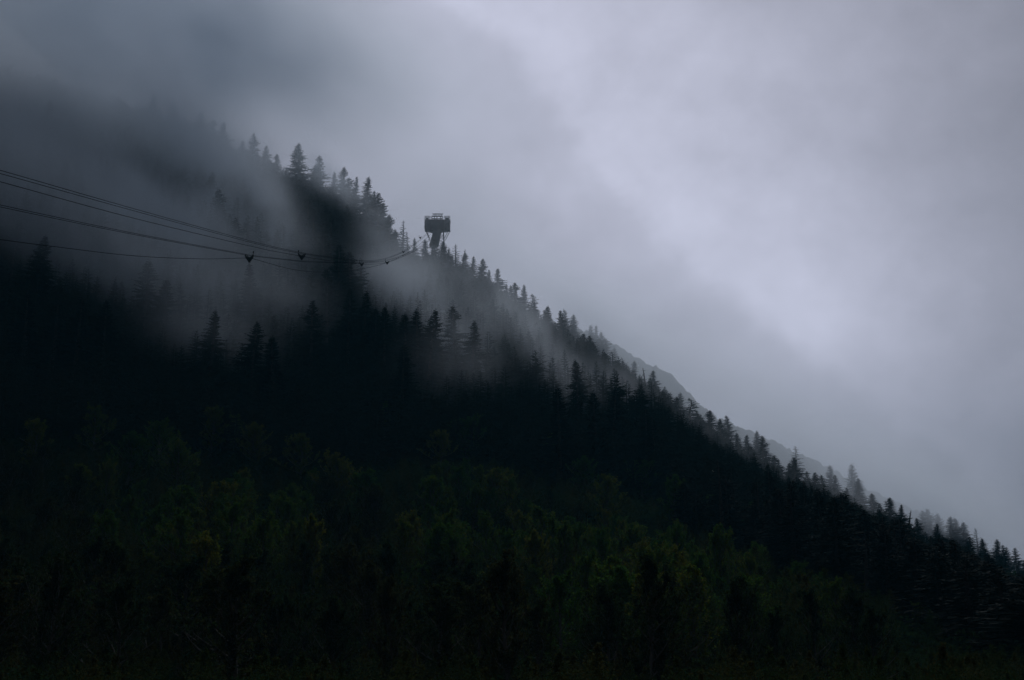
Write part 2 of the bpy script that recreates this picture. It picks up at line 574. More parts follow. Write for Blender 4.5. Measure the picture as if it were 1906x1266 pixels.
def plant(key, x, y, h, wid, label, group=None, cat='conifer', name='spruce_tree', rot=None, rg=random.Random(77), leaf=None):
    z = float(ground(x, y))
    e = bpy.data.objects.new(name, None)
    e.location = (x, y, z - 0.3)
    e.rotation_euler = (rg.gauss(0, .035), rg.gauss(0, .035), rg.uniform(0, 6.28) if rot is None else rot)
    sh = h / PH[key]
    if cat == 'conifer':
        wid *= 1.75
    e.scale = (wid, wid, sh)
    e.empty_display_size = 0.5
    COL.objects.link(e)
    tag(e, label, cat, group)
    cr, tk = PROTO[key]
    cro = add('crown', cr, e)
    if leaf:
        cro.material_slots[0].link = 'OBJECT'
        cro.material_slots[0].material = leaf
    add('trunk', tk, e)
    TREES.append((x, y, 3.5 * wid))
    return e

ORD = ['first', 'second', 'third', 'fourth', 'fifth', 'sixth', 'seventh', 'eighth', 'ninth', 'tenth', 'eleventh', 'twelfth', 'thirteenth', 'fourteenth', 'fifteenth', 'sixteenth', 'seventeenth', 'eighteenth', 'nineteenth', 'twentieth']

# skyline trees: tip pixel in the photo, kind, width factor, metres behind (+) or before (-) the ridge, own label
G_SKY = 'conifers along the skyline of the slope'
SKYLINE = [
    (288, 176, 'mid2', 1.0, -8, 'ghostly conifer just above the faintest visible tip on the skyline'),
    (322, 188, 'slim0', 1.0, 0, 'faintest conifer tip, almost lost in cloud at the top of the skyline'),
    (346, 216, 'mid0', .8, 5, None),
    (371, 209, 'slim1', 1.15, -5, 'pale bushy-topped conifer, second visible tip from the cloud-covered top of the ridge'),
    (393, 224, 'mid1', .9, 0, None),
    (418, 226, 'mid2', 1.0, -10, 'pale grey conical conifer standing clear at the foggy upper end of the skyline'),
    (452, 262, 'slim0', .9, 5, None),
    (474, 250, 'mid0', .95, -5, 'grey conical conifer on the skyline, halfway between the pale tip group and the tallest spire'),
    (496, 270, 'slim1', .9, 0, None),
    (514, 286, 'mid1', .75, 0, None),
    (534, 312, 'slim0', .8, 5, None),
    (560, 264, 'mid0', 1.15, -12, 'tallest conifer on the upper skyline, with a long thin spire top'),
    (584, 306, 'slim1', .8, 5, None),
    (598, 291, 'mid2', 1.15, -8, 'full conical conifer just downhill of the tallest spire on the skyline'),
    (622, 322, 'slim0', .8, 8, None),
    (635, 313, 'mid1', .95, -4, 'double-tipped looking conifer downhill of the full conical one'),
    (654, 328, 'broken', .95, 0, 'blunt round-topped conifer on the upper skyline'),
    (662, 330, 'slim0', .7, 8, None),
    (678, 330, 'mid2', 1.1, -10, 'dark pointed conifer starting the steep dark edge above the tower'),
    (690, 352, 'slim1', .9, 5, None),
    (704, 360, 'mid0', 1.1, -18, 'dark conifer in the middle of the steep dark edge left of the tower'),
    (716, 378, 'slim0', 1.0, -14, None),
    (728, 402, 'mid1', 1.05, -22, 'darkest ragged conifer at the foot of the steep edge left of the tower'),
    (737, 425, 'mid2', .9, -24, None),
    (750, 411, 'sparse', .85, 18, 'slim open-branched conifer standing alone in the notch left of the tower'),
    (763, 430, 'sparse', .8, 20, None),
    (773, 444, 'slim1', .7, 16, None),
    (795, 446, 'mid2', .9, -6, 'small conifer at the left foot of the cable tower'),
    (812, 446, 'mid1', 1.0, -9, 'bushy conifer in front of the cable tower base'),
    (825, 449, 'mid0', 1.0, -8, None),
    (836, 462, 'slim1', .7, 0, None),
    (849, 456, 'sparse', .9, 6, 'thin conifer with sprawling side branches, nearest spire right of the tower'),
    (858, 463, 'snag', .8, -4, 'bare grey snag beside the sprawling spire right of the tower'),
    (867, 470, 'mid1', .8, 4, None),
    (880, 478, 'slim1', .75, 2, None),
    (896, 481, 'mid0', .95, 0, 'full grey conifer on the skyline a short way right of the tower'),
    (912, 503, 'slim0', .7, 0, None),
    (926, 501, 'mid2', .95, 8, None),
    (942, 528, 'slim1', .7, -10, None),
    (953, 530, 'slim0', .8, 25, None),
    (962, 527, 'mid1', .85, -8, 'dark straight conifer with a paler one right behind it, midway along the skyline'),
    (972, 530, 'slim0', .85, 35, 'pale foggy conifer right behind the dark straight one midway along the skyline'),
    (986, 546, 'twist', .95, -8, 'crooked conifer whose bare twisted top bends to the right against the sky'),
    (998, 562, 'mid2', .85, -5, None),
    (1010, 578, 'slim1', .7, 0, None),
    (1023, 570, 'mid0', 1.0, -12, 'black dense conifer, the one downhill of the crooked twisted-topped tree'),
    (1044, 575, 'slim0', .9, -6, None),
    (1053, 577, 'slim1', .9, 18, None),
    (1062, 585, 'mid1', .9, 22, None),
    (1079, 593, 'slim1', .9, 40, None),
    (1097, 603, 'slim0', .9, 45, None),
    (1109, 607, 'mid2', .7, 45, None),
    (1122, 618, 'mid1', .75, 42, None),
    (1134, 627, 'broken', .9, 40, 'pale blunt-topped conifer where the far ridge begins'),
    (1150, 645, 'slim0', .8, 45, None),
    (1148, 677, 'slim1', .9, -5, None),
    (1160, 672, 'mid0', .7, 0, None),
    (1172, 672, 'mid2', .9, 30, None),
    (1196, 684, 'snag', .9, 2, 'bare dead snag just uphill of the tall thin conifer against the far ridge'),
    (1211, 690, 'slim1', .95, 6, 'tall thin conifer against the far ridge, uphill of the black curl-topped tree'),
    (1219, 712, 'mid1', .7, 0, None),
    (1233, 720, 'mid0', .8, 22, None),
    (1253, 738, 'mid2', 1.0, -20, 'black full conifer just uphill of the curl-topped tree'),
    (1268, 731, 'slim0', 1.0, 25, None),
    (1284, 740, 'twist', 1.1, -22, 'black curl-topped conifer leaning out against the far ridge'),
    (1298, 765, 'slim1', .9, -10, None),
    (1316, 764, 'mid1', 1.1, -14, 'broad black conifer with a flat bushy top downhill of the curl-topped tree'),
    (1338, 780, 'mid0', .9, -8, None),
    (1354, 774, 'slim1', .95, 18, 'greyish spire leaning above the slope between two black groups'),
    (1372, 806, 'slim0', .8, 4, None),
    (1388, 810, 'mid2', .9, 12, None),
    (1406, 803, 'slim0', .95, 26, None),
    (1418, 812, 'mid0', 1.05, 10, None),
    (1438, 849, 'mid1', .95, -18, 'black ragged conifer in front of the greyish pair left of the tall pale spire'),
    (1452, 856, 'slim1', .8, 0, None),
    (1466, 862, 'slim0', .8, -10, None),
    (1476, 852, 'mid2', 1.25, -25, 'large black conifer standing in front of the tall pale spire'),
    (1480, 830, 'sparse', 1.1, 40, 'tall pale spire rising behind a large black conifer'),
    (1499, 878, 'slim1', .9, 8, None),
    (1517, 880, 'mid0', .95, -18, 'black narrow conifer, next one downhill of the large black conifer'),
    (1532, 884, 'mid1', .8, 5, None),
    (1549, 867, 'slim0', 1.0, 40, None),
    (1556, 884, 'slim1', .9, 22, None),
    (1576, 864, 'slim0', 1.1, 45, 'palest tall conifer on the lower skyline'),
    (1577, 908, 'mid2', .75, -18, None),
    (1592, 890, 'mid0', .95, 14, None),
    (1618, 918, 'wide1', .7, 2, 'wide open-branched conifer with spiky twigs on the lower skyline'),
    (1637, 938, 'slim1', .85, -6, None),
    (1657, 927, 'mid0', 1.15, -22, 'black conifer with a sharp star-like top, tallest of its group on the lower skyline'),
    (1673, 940, 'mid2', .8, -18, None),
    (1694, 950, 'snag', .9, -12, 'bare black snag downhill of the star-topped tree on the lower skyline'),
    (1706, 964, 'slim0', .8, -10, None),
    (1716, 950, 'slim1', .9, 32, None),
    (1732, 946, 'mid1', 1.05, 40, 'pale pair-topped bushy conifer near the end of the far ridge'),
    (1745, 956, 'mid0', .9, 38, None),
    (1742, 975, 'slim0', .8, 0, None),
    (1767, 962, 'mid2', 1.05, 20, None),
    (1778, 964, 'mid0', 1.05, 24, 'broad grey conifer clump top on the lowest part of the skyline'),
    (1792, 972, 'mid1', .9, 20, None),
    (1806, 998, 'broken', .8, -14, None),
    (1820, 984, 'sparse', .9, 24, 'thin grey spire on the lowest part of the skyline'),
    (1828, 1002, 'mid0', .8, 0, None),
    (1851, 1004, 'mid2', .95, 12, 'grey conifer near the right end of the skyline'),
    (1864, 1015, 'slim1', .8, 8, None),
    (1872, 1018, 'slim0', .8, 24, None),
    (1895, 1019, 'slim1', .9, 20, 'last pale spire at the right end of the skyline'),
    (1904, 1042, 'mid0', .8, -10, None),
]
used_lab = {}
last = 'faintest conifer tip in the cloud'
cnt = 0
short = ['the faintest tip']
LANDMARK = {322: 'the faintest tip in the cloud', 371: 'the pale bushy-topped tree near the cloud', 418: 'the pale conical tree at the foggy end',
            474: 'the grey conical tree', 560: 'the tallest spire', 598: 'the full conical tree', 635: 'the double-tipped tree', 654: 'the blunt round top',
            678: 'the pointed tree above the steep edge', 704: 'the dark tree mid steep edge', 728: 'the darkest ragged tree', 750: 'the lone tree in the notch',
            793: 'the small tree at the tower foot', 812: 'the bushy tree before the tower', 849: 'the sprawling spire beside the tower', 896: 'the full grey tree',
            962: 'the dark straight tree', 972: 'the pale tree behind it midway', 986: 'the crooked twisted top', 1023: 'the black dense tree', 1134: 'the blunt top where the far ridge begins',
            1211: 'the tall thin tree before the far ridge', 1253: 'the black full tree', 1284: 'the curl-topped tree', 1316: 'the flat bushy top', 1354: 'the leaning greyish spire',
            1438: 'the black ragged tree', 1476: 'the large black tree', 1480: 'the tall pale spire', 1517: 'the black narrow tree', 1576: 'the palest tall tree',
            1618: 'the wide spiky tree', 1657: 'the star-topped tree', 1732: 'the pale pair-topped tree', 1778: 'the broad grey clump', 1820: 'the thin grey spire', 1851: 'the grey tree near the end', 1895: 'the last spire'}
lm, k_lm = LANDMARK[322], 0
for (u, v, key, wid, off, lab) in SKYLINE:
    if off > 15:
        look = 'pale'
    elif off < -9:
        look = 'black'
    else:
        look = 'grey'
    if lab is None:
        k_lm += 1
        lab = '%s conifer on the skyline, %s downhill from %s' % (look, ORD[k_lm - 1], lm)
    elif u in LANDMARK:
        lm, k_lm = LANDMARK[u], 0
    y = None
    x = ray(u, v)[0] * 700
    for _ in range(4):
        y = float(ridge_y(x)) + off
        x = ray(u, v)[0] * y
    tipz = at(u, v, y)[2]
    h = tipz - float(ground(x, y)) + 0.3
    if h < 9:
        h = 9
    plant(key, x, y, h, 1.12 * wid * (0.6 + 0.4 * h / 22), lab, G_SKY)
    # print('sky', u, v, round(h, 1))

# trees on the face, silhouetted against fog: tip pixel, kind, width, height, label
G_FACE = 'conifers standing out on the misty face of the slope'
FACE = [
    (22, 118, 'twist', 1.3, 24, 'dark crooked treetop showing through cloud at the far upper left'),
    (40, 160, 'mid0', 1.1, 24, 'dim conifer under the crooked treetop in the upper left cloud'),
    (95, 190, 'mid1', 1.1, 24, 'faint conifer in cloud, uphill from the upper left corner'),
    (90, 260, 'mid2', 1.2, 26, 'faint conifer deep in the cloud above the ropes'),
    (410, 352, 'mid1', 1.0, 24, 'dim conifer veiled by mist, alone in the cloud left of the black spur'),
    (395, 320, 'slim0', 1.0, 22, 'thin veiled conifer above the lone dim one in the mist'),
    (440, 400, 'mid0', 1.1, 26, 'veiled conifer above the left pair of rope carriers'),
    (572, 372, 'mid2', 1.15, 26, 'conifer at the upper left shoulder of the dark spur'),
    (604, 366, 'mid0', 1.2, 27, 'highest conifer of the dark spur, just behind the two carriers'),
    (632, 362, 'slim1', 1.1, 25, 'veiled conifer at the upper right of the dark spur'),
    (560, 400, 'slim0', 1.0, 22, 'slim conifer on the left flank of the dark spur'),
    (589, 392, 'mid1', 1.2, 26, 'bushy conifer in the body of the dark spur'),
    (618, 405, 'wide0', 1.0, 28, 'broad conifer in the middle of the dark spur'),
    (645, 410, 'mid2', 1.15, 27, 'conifer on the right flank of the dark spur'),
    (600, 440, 'wide1', .95, 26, 'wide conifer right of the second rope carrier'),
    (630, 452, 'wide0', .95, 30, 'sharp black conifer crossed by the ropes at their lowest point'),
    (654, 468, 'mid1', 1.1, 27, 'black slim conifer beside the one crossed by the ropes'),
    (674, 482, 'sparse', 1.2, 24, 'ragged conifer at the right edge of the spur under the ropes'),
    (612, 500, 'wide1', .9, 26, 'black conifer low on the spur'),
    (584, 560, 'mid0', 1.1, 26, 'black pointed conifer left of the spur foot'),
    (650, 540, 'wide0', .9, 28, 'black conifer at the centre of the spur foot'),
    (680, 545, 'mid2', 1.1, 26, 'black conifer at the right of the spur foot'),
    (720, 566, 'wide0', .85, 28, 'solitary sharp conifer dark against the mist right of the spur'),
    (767, 582, 'wide1', .85, 28, 'left one of the triple-topped group in the mist'),
    (784, 579, 'slim1', 1.2, 28, 'middle one of the triple-topped group in the mist'),
    (797, 578, 'wide0', .95, 29, 'right and bushiest of the triple-topped group in the mist'),
    (748, 640, 'mid0', 1.1, 26, 'black conifer in front of the triple-topped group'),
    (846, 568, 'mid1', 1.05, 26, 'misty conifer right of the triple-topped group'),
    (700, 575, 'mid2', .9, 22, 'shorter conifer tucked left of the solitary sharp one'),
    (472, 600, 'wide1', .85, 26, 'dark open-armed conifer below the left rope carrier'),
    (518, 625, 'mid0', 1.1, 24, 'dark rounded conifer right of the open-armed one'),
    (272, 487, 'mid1', 1.2, 26, 'misty conifer just under the lowest rope at left'),
    (315, 520, 'wide1', .85, 25, 'misty broad conifer right of the one under the lowest rope'),
    (470, 490, 'slim1', 1.1, 25, 'veiled conifer right under the left rope carrier'),
    (395, 580, 'mid2', 1.1, 25, 'dim conifer in the teal mist left of the open-armed one'),
    (60, 545, 'mid0', 1.1, 25, 'dark conifer at the far left, black on black'),
    (105, 550, 'mid1', 1.1, 25, 'second dark conifer from the left edge in the black slope'),
    (150, 555, 'mid2', 1.1, 25, 'third dark conifer from the left edge in the black slope'),
    (200, 560, 'wide0', .8, 25, 'fourth dark conifer from the left edge in the black slope'),
    (30, 410, 'wide1', .9, 26, 'black mass of a conifer behind the lower ropes at far left'),
    (80, 440, 'wide0', .9, 26, 'black conifer over which the lowest rope passes at left'),
    (848, 508, 'mid0', 1.0, 24, 'veiled conifer below the sprawling spire beside the tower'),
    (893, 540, 'mid1', 1.1, 26, 'grey conifer below the skyline, uphill of the dark open one'),
    (918, 545, 'slim1', 1.0, 24, 'slim grey conifer below the skyline midway'),
    (972, 588, 'wide1', .8, 26, 'dark open-branched conifer below the crooked twisted top'),
    (997, 615, 'wide0', .85, 25, 'broad conifer right of the dark open-branched one'),
    (925, 572, 'slim0', 1.0, 24, 'spire in thin mist left of the dark open-branched one'),
    (880, 600, 'mid2', 1.1, 26, 'misty conifer halfway between the triple-topped group and the skyline'),
    (1083, 620, 'slim1', 1.1, 25, 'dark spire rising from mist below the pale skyline trees'),
    (1095, 625, 'mid0', .9, 24, 'second dark spire in mist below the pale skyline trees'),
    (1106, 640, 'slim0', 1.0, 24, 'third dark spire in mist below the pale skyline trees'),
    (1120, 655, 'mid1', .9, 22, 'lowest of the dark spires in mist below the pale skyline trees'),
    (1075, 672, 'wide1', .75, 25, 'dark bushy conifer below the spires in mist'),
    (1032, 640, 'mid2', 1.1, 26, 'dark conifer with mist to its right below the black dense one'),
    (1040, 720, 'mid0', 1.1, 26, 'black conifer with teal mist on its right flank'),
    (1120, 725, 'mid1', 1.0, 25, 'dark conifer standing in the teal mist'),
    (1140, 717, 'slim1', 1.0, 25, 'spire standing in the teal mist'),
    (1200, 760, 'wide0', .7, 25, 'dark broad conifer below the tall thin one'),
    (1225, 775, 'mid2', .9, 24, 'dark conifer below the black full one'),
    (1300, 810, 'mid0', 1.0, 24, 'black conifer left of the teal hollow on the lower slope'),
    (1322, 830, 'mid1', 1.0, 24, 'black conifer in the teal hollow on the lower slope'),
    (1360, 870, 'wide0', .75, 25, 'black conifer at the foot of the teal hollow'),
    (1400, 870, 'slim1', 1.0, 24, 'black spire right of the teal hollow'),
    (1405, 905, 'mid2', 1.0, 24, 'black conifer under the spire right of the teal hollow'),
    (1500, 925, 'mid0', .9, 22, 'black conifer under the black narrow one'),
]
for (u, v, key, wid, h, lab) in FACE:
    h *= 1.22
    P = hit(u, v, h)
    if P is None:
        x = ray(u, v)[0] * 720
        y = float(ridge_y(x)) - 10
        x = ray(u, v)[0] * y
        h = max(12, at(u, v, y)[2] - float(ground(x, y)))
    else:
        x, y = float(P[0]), float(P[1])
        h = max(8, float(P[2]) - float(ground(x, y)) + 0.3)
    plant(key, x, y, h, 1.2 * wid, lab, G_FACE)

# ------------------------------------------------------------------ young leafy trees low on the slope
def leafy(seed, H=14.0, W=3.6, nlimb=26, nleaf=6500):
    rg = random.Random(seed)
    mb = MB()
    shoots = []
    top = H * 0.94
    bend = (rg.uniform(-.5, .5), rg.uniform(-.5, .5))
    def axis(f):
        return np.array([bend[0] * math.sin(f * 2.4), bend[1] * math.sin(f * 2.9), f * top - (0.8 if f == 0 else 0)])
    fs = np.linspace(0, 1, 9)
    mb.tube([axis(f) for f in fs], 0.20 * (1 - fs) ** 0.9 + 0.025, 6, False)
    def grow(p, d, l, r, lev):
        n = 4
        pts = [p]
        q = p.copy()
        dd = d.copy()
        for i in range(n):
            dd = dd + np.array([rg.uniform(-.15, .15), rg.uniform(-.15, .15), 0.16])
            dd /= np.linalg.norm(dd)
            q = q + dd * l / n
            pts.append(q.copy())
        mb.tube(pts, np.linspace(r, r * 0.4, n + 1), 4, False)
        shoots.append((pts, lev))
        if lev < 2:
            for k in range((5, 3)[lev]):
                a = rg.uniform(0, 6.28)
                nd = dd * 0.55 + np.array([math.cos(a) * .6, math.sin(a) * .6, rg.uniform(0.35, 0.9)])
                nd /= np.linalg.norm(nd)
                grow(pts[rg.randint(1, n)], nd, l * rg.uniform(.38, .6), r * 0.45, lev + 1)
    az = rg.uniform(0, 6)
    for k in range(nlimb):
        f = 0.10 + 0.86 * (k + rg.random()) / nlimb
        az += 2.399 + rg.uniform(-.6, .6)
        el = 0.35 + 0.75 * f + rg.uniform(-.15, .2)
        ln = W * (math.sin(math.pi * min(1, 0.16 + 0.80 * f)) ** 0.7) * rg.uniform(.65, 1.2) * 0.9
        d = np.array([math.cos(az) * math.cos(el), math.sin(az) * math.cos(el), math.sin(el)])
        grow(axis(f), d, max(ln, .8), 0.05 + 0.05 * (1 - f), 0)
    V, Q, T = [], [], []
    n = 0
    tot = sum((0.5, 1, 1)[lv] for _, lv in shoots)
    for pts, lv in shoots:
        per = max(1, int(round(nleaf / tot * (0.5, 1, 1)[lv])))
        tn = rg.random()
        for k in range(per):
            i = rg.randint(1 if lv == 0 else 0, 3)
            c = pts[i] + (pts[i + 1] - pts[i]) * rg.random() + np.array([rg.gauss(0, .11), rg.gauss(0, .11), rg.gauss(0, .12)])
            a, b = rg.uniform(0, 6.28), rg.uniform(-1.1, 1.1)
            d1 = np.array([math.cos(a) * math.cos(b), math.sin(a) * math.cos(b), math.sin(b)])
            d2 = np.cross(d1, np.array([rg.uniform(-1, 1), rg.uniform(-1, 1), rg.uniform(-1, 1)]))
            d2 /= np.linalg.norm(d2) + 1e-6
            sz = rg.uniform(.08, .18)
            V.extend((c - d1 * sz, c - d2 * sz * .55, c + d1 * sz, c + d2 * sz * .55))
            Q.append((n, n + 1, n + 2, n + 3))
            T.extend([min(1, max(0, tn * .6 + rg.random() * .5))] * 4)
            n += 4
    V = np.array(V)
    return V, np.array(Q), np.array(T), mb, V[:, 2].max()

LPROTO = {}
for k, (sd_, H_, nl) in enumerate([(21, 14, 26), (22, 15, 22), (23, 13, 30), (24, 15, 24), (25, 12, 28)]):
    V, Q, T, mb, zm = leafy(sd_, H_, 3.4 + .25 * k, nl, 6200 + 300 * k)
    key = 'leafy%d' % k
    PROTO[key] = (mesh_np('crown', V, Q, M_LEAF, attr=T), mb.mesh('trunk', M_PALEBARK, True))
    PH[key] = zm
    LPROTO[key] = zm
EXTENT = {k: float(np.percentile(np.abs(np.array([v.co[0] for v in PROTO[k][0].vertices])), 96)) for k in LPROTO}

G_LEAF = 'young leafy trees low on the slope'
LEAFY = [  # tip pixel, crown width in px, label
    (70, 775, 120, 'dim leafy tree at the far left under the black conifers'),
    (180, 750, 100, 'dim tall leafy tree second from the left edge'),
    (240, 800, 110, 'leafy tree between the dim tall one and the green rounded ones at left'),
    (300, 775, 110, 'leafy tree left of the yellow-green crown at left'),
    (335, 815, 130, 'green rounded leafy tree below the yellow-green crown at left'),
    (396, 752, 110, 'tallest yellow-green leafy crown at left'),
    (440, 768, 100, 'yellow-green leafy crown joined to the tallest at left'),
    (482, 786, 100, 'yellow-green leafy crown at the right of the left band'),
    (561, 802, 80, 'lone small green leafy tree right of the left band'),
    (628, 838, 80, 'leafy tree in the gap right of the lone small green one'),
    (676, 870, 90, 'olive leafy tree left of the dark gap at centre'),
    (150, 860, 130, 'dim leafy tree low at the far left'),
    (350, 900, 130, 'leafy tree in the shade under the green rounded crown'),
    (440, 880, 130, 'leafy tree in the shade under the yellow-green crowns'),
    (330, 965, 150, 'speckled yellow leafy tree in the lower left'),
    (270, 1020, 130, 'leafy tree left of the speckled yellow one'),
    (370, 1080, 140, 'speckled leafy tree at the bottom left'),
    (716, 745, 70, 'dim leafy tree among the black conifers at centre'),
    (818, 795, 90, 'leafy tree high in the centre under the black conifers'),
    (872, 772, 80, 'olive leafy tree highest in the centre group'),
    (800, 880, 100, 'bright green leafy tree at the left of the centre group'),
    (858, 862, 120, 'broad leafy tree in the middle of the centre group'),
    (915, 870, 110, 'leafy tree at the right of the centre group'),
    (845, 960, 130, 'leafy tree under the bright green one in the centre'),
    (790, 1040, 120, 'leafy tree at the bottom centre, left one of the pair'),
    (885, 1060, 120, 'yellow-tipped leafy tree at the bottom centre, right one of the pair'),
    (1025, 802, 70, 'small narrow leafy tree right of centre'),
    (1080, 845, 90, 'leafy tree below the small narrow one right of centre'),
    (1128, 880, 90, 'leafy tree right of centre, above the bright band'),
    (1195, 852, 60, 'narrow yellow leafy tree under the black slope'),
    (1258, 882, 60, 'second narrow yellow leafy tree under the black slope'),
    (1000, 935, 90, 'dim leafy tree left of the bright band'),
    (1068, 958, 120, 'yellow-green leafy tree at the left end of the bright band'),
    (1120, 978, 100, 'second yellow-green leafy tree of the bright band from its left end'),
    (1172, 968, 100, 'pointed leafy tree standing above the bright band'),
    (1235, 995, 120, 'yellow-flecked leafy tree in the middle of the bright band'),
    (1290, 1010, 110, 'green leafy tree right of the yellow-flecked one in the bright band'),
    (1345, 1015, 120, 'rounded leafy tree in the right half of the bright band'),
    (1415, 1015, 110, 'leafy tree near the right end of the bright band'),
    (1482, 1040, 110, 'leafy tree closing the bright band at its right end'),
    (1110, 1060, 130, 'dim leafy tree under the left end of the bright band'),
    (1210, 1080, 130, 'dim leafy tree under the middle of the bright band'),
    (1320, 1100, 130, 'dim leafy tree under the right half of the bright band'),
    (1435, 1110, 130, 'dim leafy tree under the right end of the bright band'),
    (1600, 1060, 110, 'leafy tree left of the two dim ones at the lower right'),
    (1650, 1062, 120, 'larger of the dim leafy trees at the lower right'),
    (1705, 1120, 120, 'last dim leafy tree toward the lower right corner'),
    (1400, 930, 80, 'dim leafy tree on the black slope above the bright band'),
    (1330, 915, 80, 'dim leafy tree between the narrow yellow ones and the bright band'),
]
rl = random.Random(5)
kk = 0
for (u, v, wpx, lab) in LEAFY:
    key = 'leafy%d' % (kk % 5)
    kk += 1
    h = rl.uniform(12, 15)
    P = hit(u, v, h)
    x, y = float(P[0]), float(P[1])
    h = max(6, float(P[2]) - float(ground(x, y)) + 0.3)
    wid = (wpx * y / F) / (2 * EXTENT[key])
    wid = min(max(wid, 0.55 * h / PH[key]), 1.9 * h / PH[key])
    plant(key, x, y, h, wid, lab, G_LEAF, 'leafy tree', 'leafy_tree')

# filling the lower slope with more leafy trees (dim, not told apart)
TA = lambda: np.array(TREES)
def free(x, y, d):
    t = TA()
    return np.min((t[:, 0] - x) ** 2 + (t[:, 1] - y) ** 2) > d * d

def to_px(x, y, z):
    d = np.array([x, y, z]) - CAM
    a = d @ FWD
    return 953 + F * d[0] / a, 633 - F * (d @ UPV) / a

LOWER = [(-300, 740), (0, 790), (350, 800), (560, 840), (750, 830), (900, 820), (1050, 860), (1250, 900), (1450, 1000), (1650, 1070), (1906, 1160), (2300, 1240)]
def lower_line(u):
    return np.interp(u, [a for a, b in LOWER], [b for a, b in LOWER])

nfill = 0
rf = random.Random(9)
tries = 0
while nfill < 240 and tries < 40000:
    tries += 1
    y = 108 + 300 * rf.random() ** 1.1
    x = rf.uniform(-0.44, 0.44) * y
    z = float(ground(x, y))
    h = rf.uniform(9, 14)
    u, v = to_px(x, y, z + h)
    if v < lower_line(u) + 25 or v > 1300 or not free(x, y, 5.0):
        continue
    key = 'leafy%d' % rf.randint(0, 4)
    patch = None
    for nm_, (cu, cv, ru_, rv_) in {'left': (400, 870, 200, 110), 'centre': (855, 900, 110, 110), 'right-hand': (1270, 1030, 300, 75)}.items():
        if abs(v - cv - (0.12 * (u - cu) if cu > 1200 else 0)) < rv_ and abs(u - cu) < ru_:
            patch = nm_ if y > 140 else None
    if patch:
        plant(key, x, y, h, h / PH[key] * rf.uniform(1.1, 1.5), 'spring-green leafy tree crowded into the %s green patch' % patch, 'spring-green trees of the green patches', 'leafy tree', 'leafy_tree')
        nfill += 1
        continue
    zone = 'at the left' if u < 635 else 'at the centre' if u < 1270 else 'at the right'
    plant(key, x, y, h, h / PH[key] * rf.uniform(1.15, 1.7), 'dim leafy tree filling the dark lower slope ' + zone, 'dim leafy trees of the lower slope', 'leafy tree', 'leafy_tree', leaf=M_LEAF_SHADE)
    nfill += 1

# beyond those, the thicket that closes the gaps
def thicket_tree(seed, nl=900):
    rg = np.random.default_rng(seed)
    th = rg.uniform(0, 6.28, nl)
    zz = 0.12 + 0.88 * rg.random(nl) ** 0.8
    rad = 3.6 * np.sqrt(rg.random(nl)) * np.sin(np.clip(zz * 1.08, 0, 1) * math.pi) ** 0.55 * (0.75 + 0.35 * np.sin(th * 3 + seed) * np.sin(zz * 9))
    c = np.stack([rad * np.cos(th), rad * np.sin(th), zz * 11], -1) + rg.normal(0, .2, (nl, 3))
    a1 = rg.normal(size=(nl, 3))
    a1 /= np.linalg.norm(a1, axis=1, keepdims=True)
    a2 = np.cross(a1, rg.normal(size=(nl, 3)))
    a2 /= np.linalg.norm(a2, axis=1, keepdims=True)
    sz = rg.uniform(.09, .22, (nl, 1))
    V = np.stack([c - a1 * sz, c - a2 * sz * .5, c + a1 * sz, c + a2 * sz * .5], 1).reshape(-1, 3)
    t = np.repeat(np.clip(0.5 + 0.25 * np.sin(c[:, 0] + seed) + rg.normal(0, .2, nl), 0, 1), 4)
    return V, t
tk = [thicket_tree(i) for i in range(6)]
KV, KT = [], []
rk = random.Random(12)
pts_k = []
for it in range(26000):
    y = 60 + 390 * rk.random()
    x = rk.uniform(-.46, .46) * y
    if any((x - a) ** 2 + (y - b) ** 2 < 9 for a, b in pts_k[-300:]):
        continue
    z = float(ground(x, y))
    s_ = rk.uniform(.5, .95) if y > 150 else rk.uniform(.3, .5)
    u, v = to_px(x, y, z + 11 * s_)
    if v < lower_line(u) + 20 or v > 1400:
        continue
    pts_k.append((x, y))
    if len(pts_k) > 1500:
        break
    V, t = tk[rk.randrange(6)]
    a = rk.uniform(0, 6.28)
    c, sn = math.cos(a) * s_, math.sin(a) * s_
    KV.append(np.stack([V[:, 0] * c - V[:, 1] * sn + x, V[:, 0] * sn + V[:, 1] * c + y, V[:, 2] * s_ + z - .3], -1))
    KT.append(np.clip(t + rk.uniform(-.3, .3), 0, 1))
KV = np.vstack(KV)
thick = add('thicket_foliage', mesh_np('thicket_foliage', KV, np.arange(len(KV)).reshape(-1, 4), M_LEAF_SHADE, attr=np.concatenate(KT)))
tag(thick, 'dark green leafy thicket closing the gaps of the lower slope', 'thicket', kind='stuff')

# the remaining conifers: the largest as trees, the rest as one forest
cand = []
rc = random.Random(31)
cell = {}
for it in range(90000):
    y = 95 + (790 - 95) * math.sqrt(rc.random())
    x = rc.uniform(-0.44, 0.44) * y
    if y > float(ridge_y(x)) + 60:
        continue
    d = 6.5 if y < 300 else 3.8 if y > float(ridge_y(x)) - 70 else 6.0
    c = (int(x // 8), int(y // 8))
    if any((x - a) ** 2 + (y - b) ** 2 < d * d for i in (-1, 0, 1) for j in (-1, 0, 1) for a, b in cell.get((c[0] + i, c[1] + j), ())):
        continue
    cell.setdefault(c, []).append((x, y))
    cand.append((x, y))
cand.sort(key=lambda p: p[1])
CX = np.array(cand)
cz = ground(CX[:, 0], CX[:, 1])
TT = TA()
big, rest = [], []
keysN = ['slim0', 'slim1', 'mid0', 'mid1', 'mid2', 'wide0', 'wide1', 'broken', 'sparse']
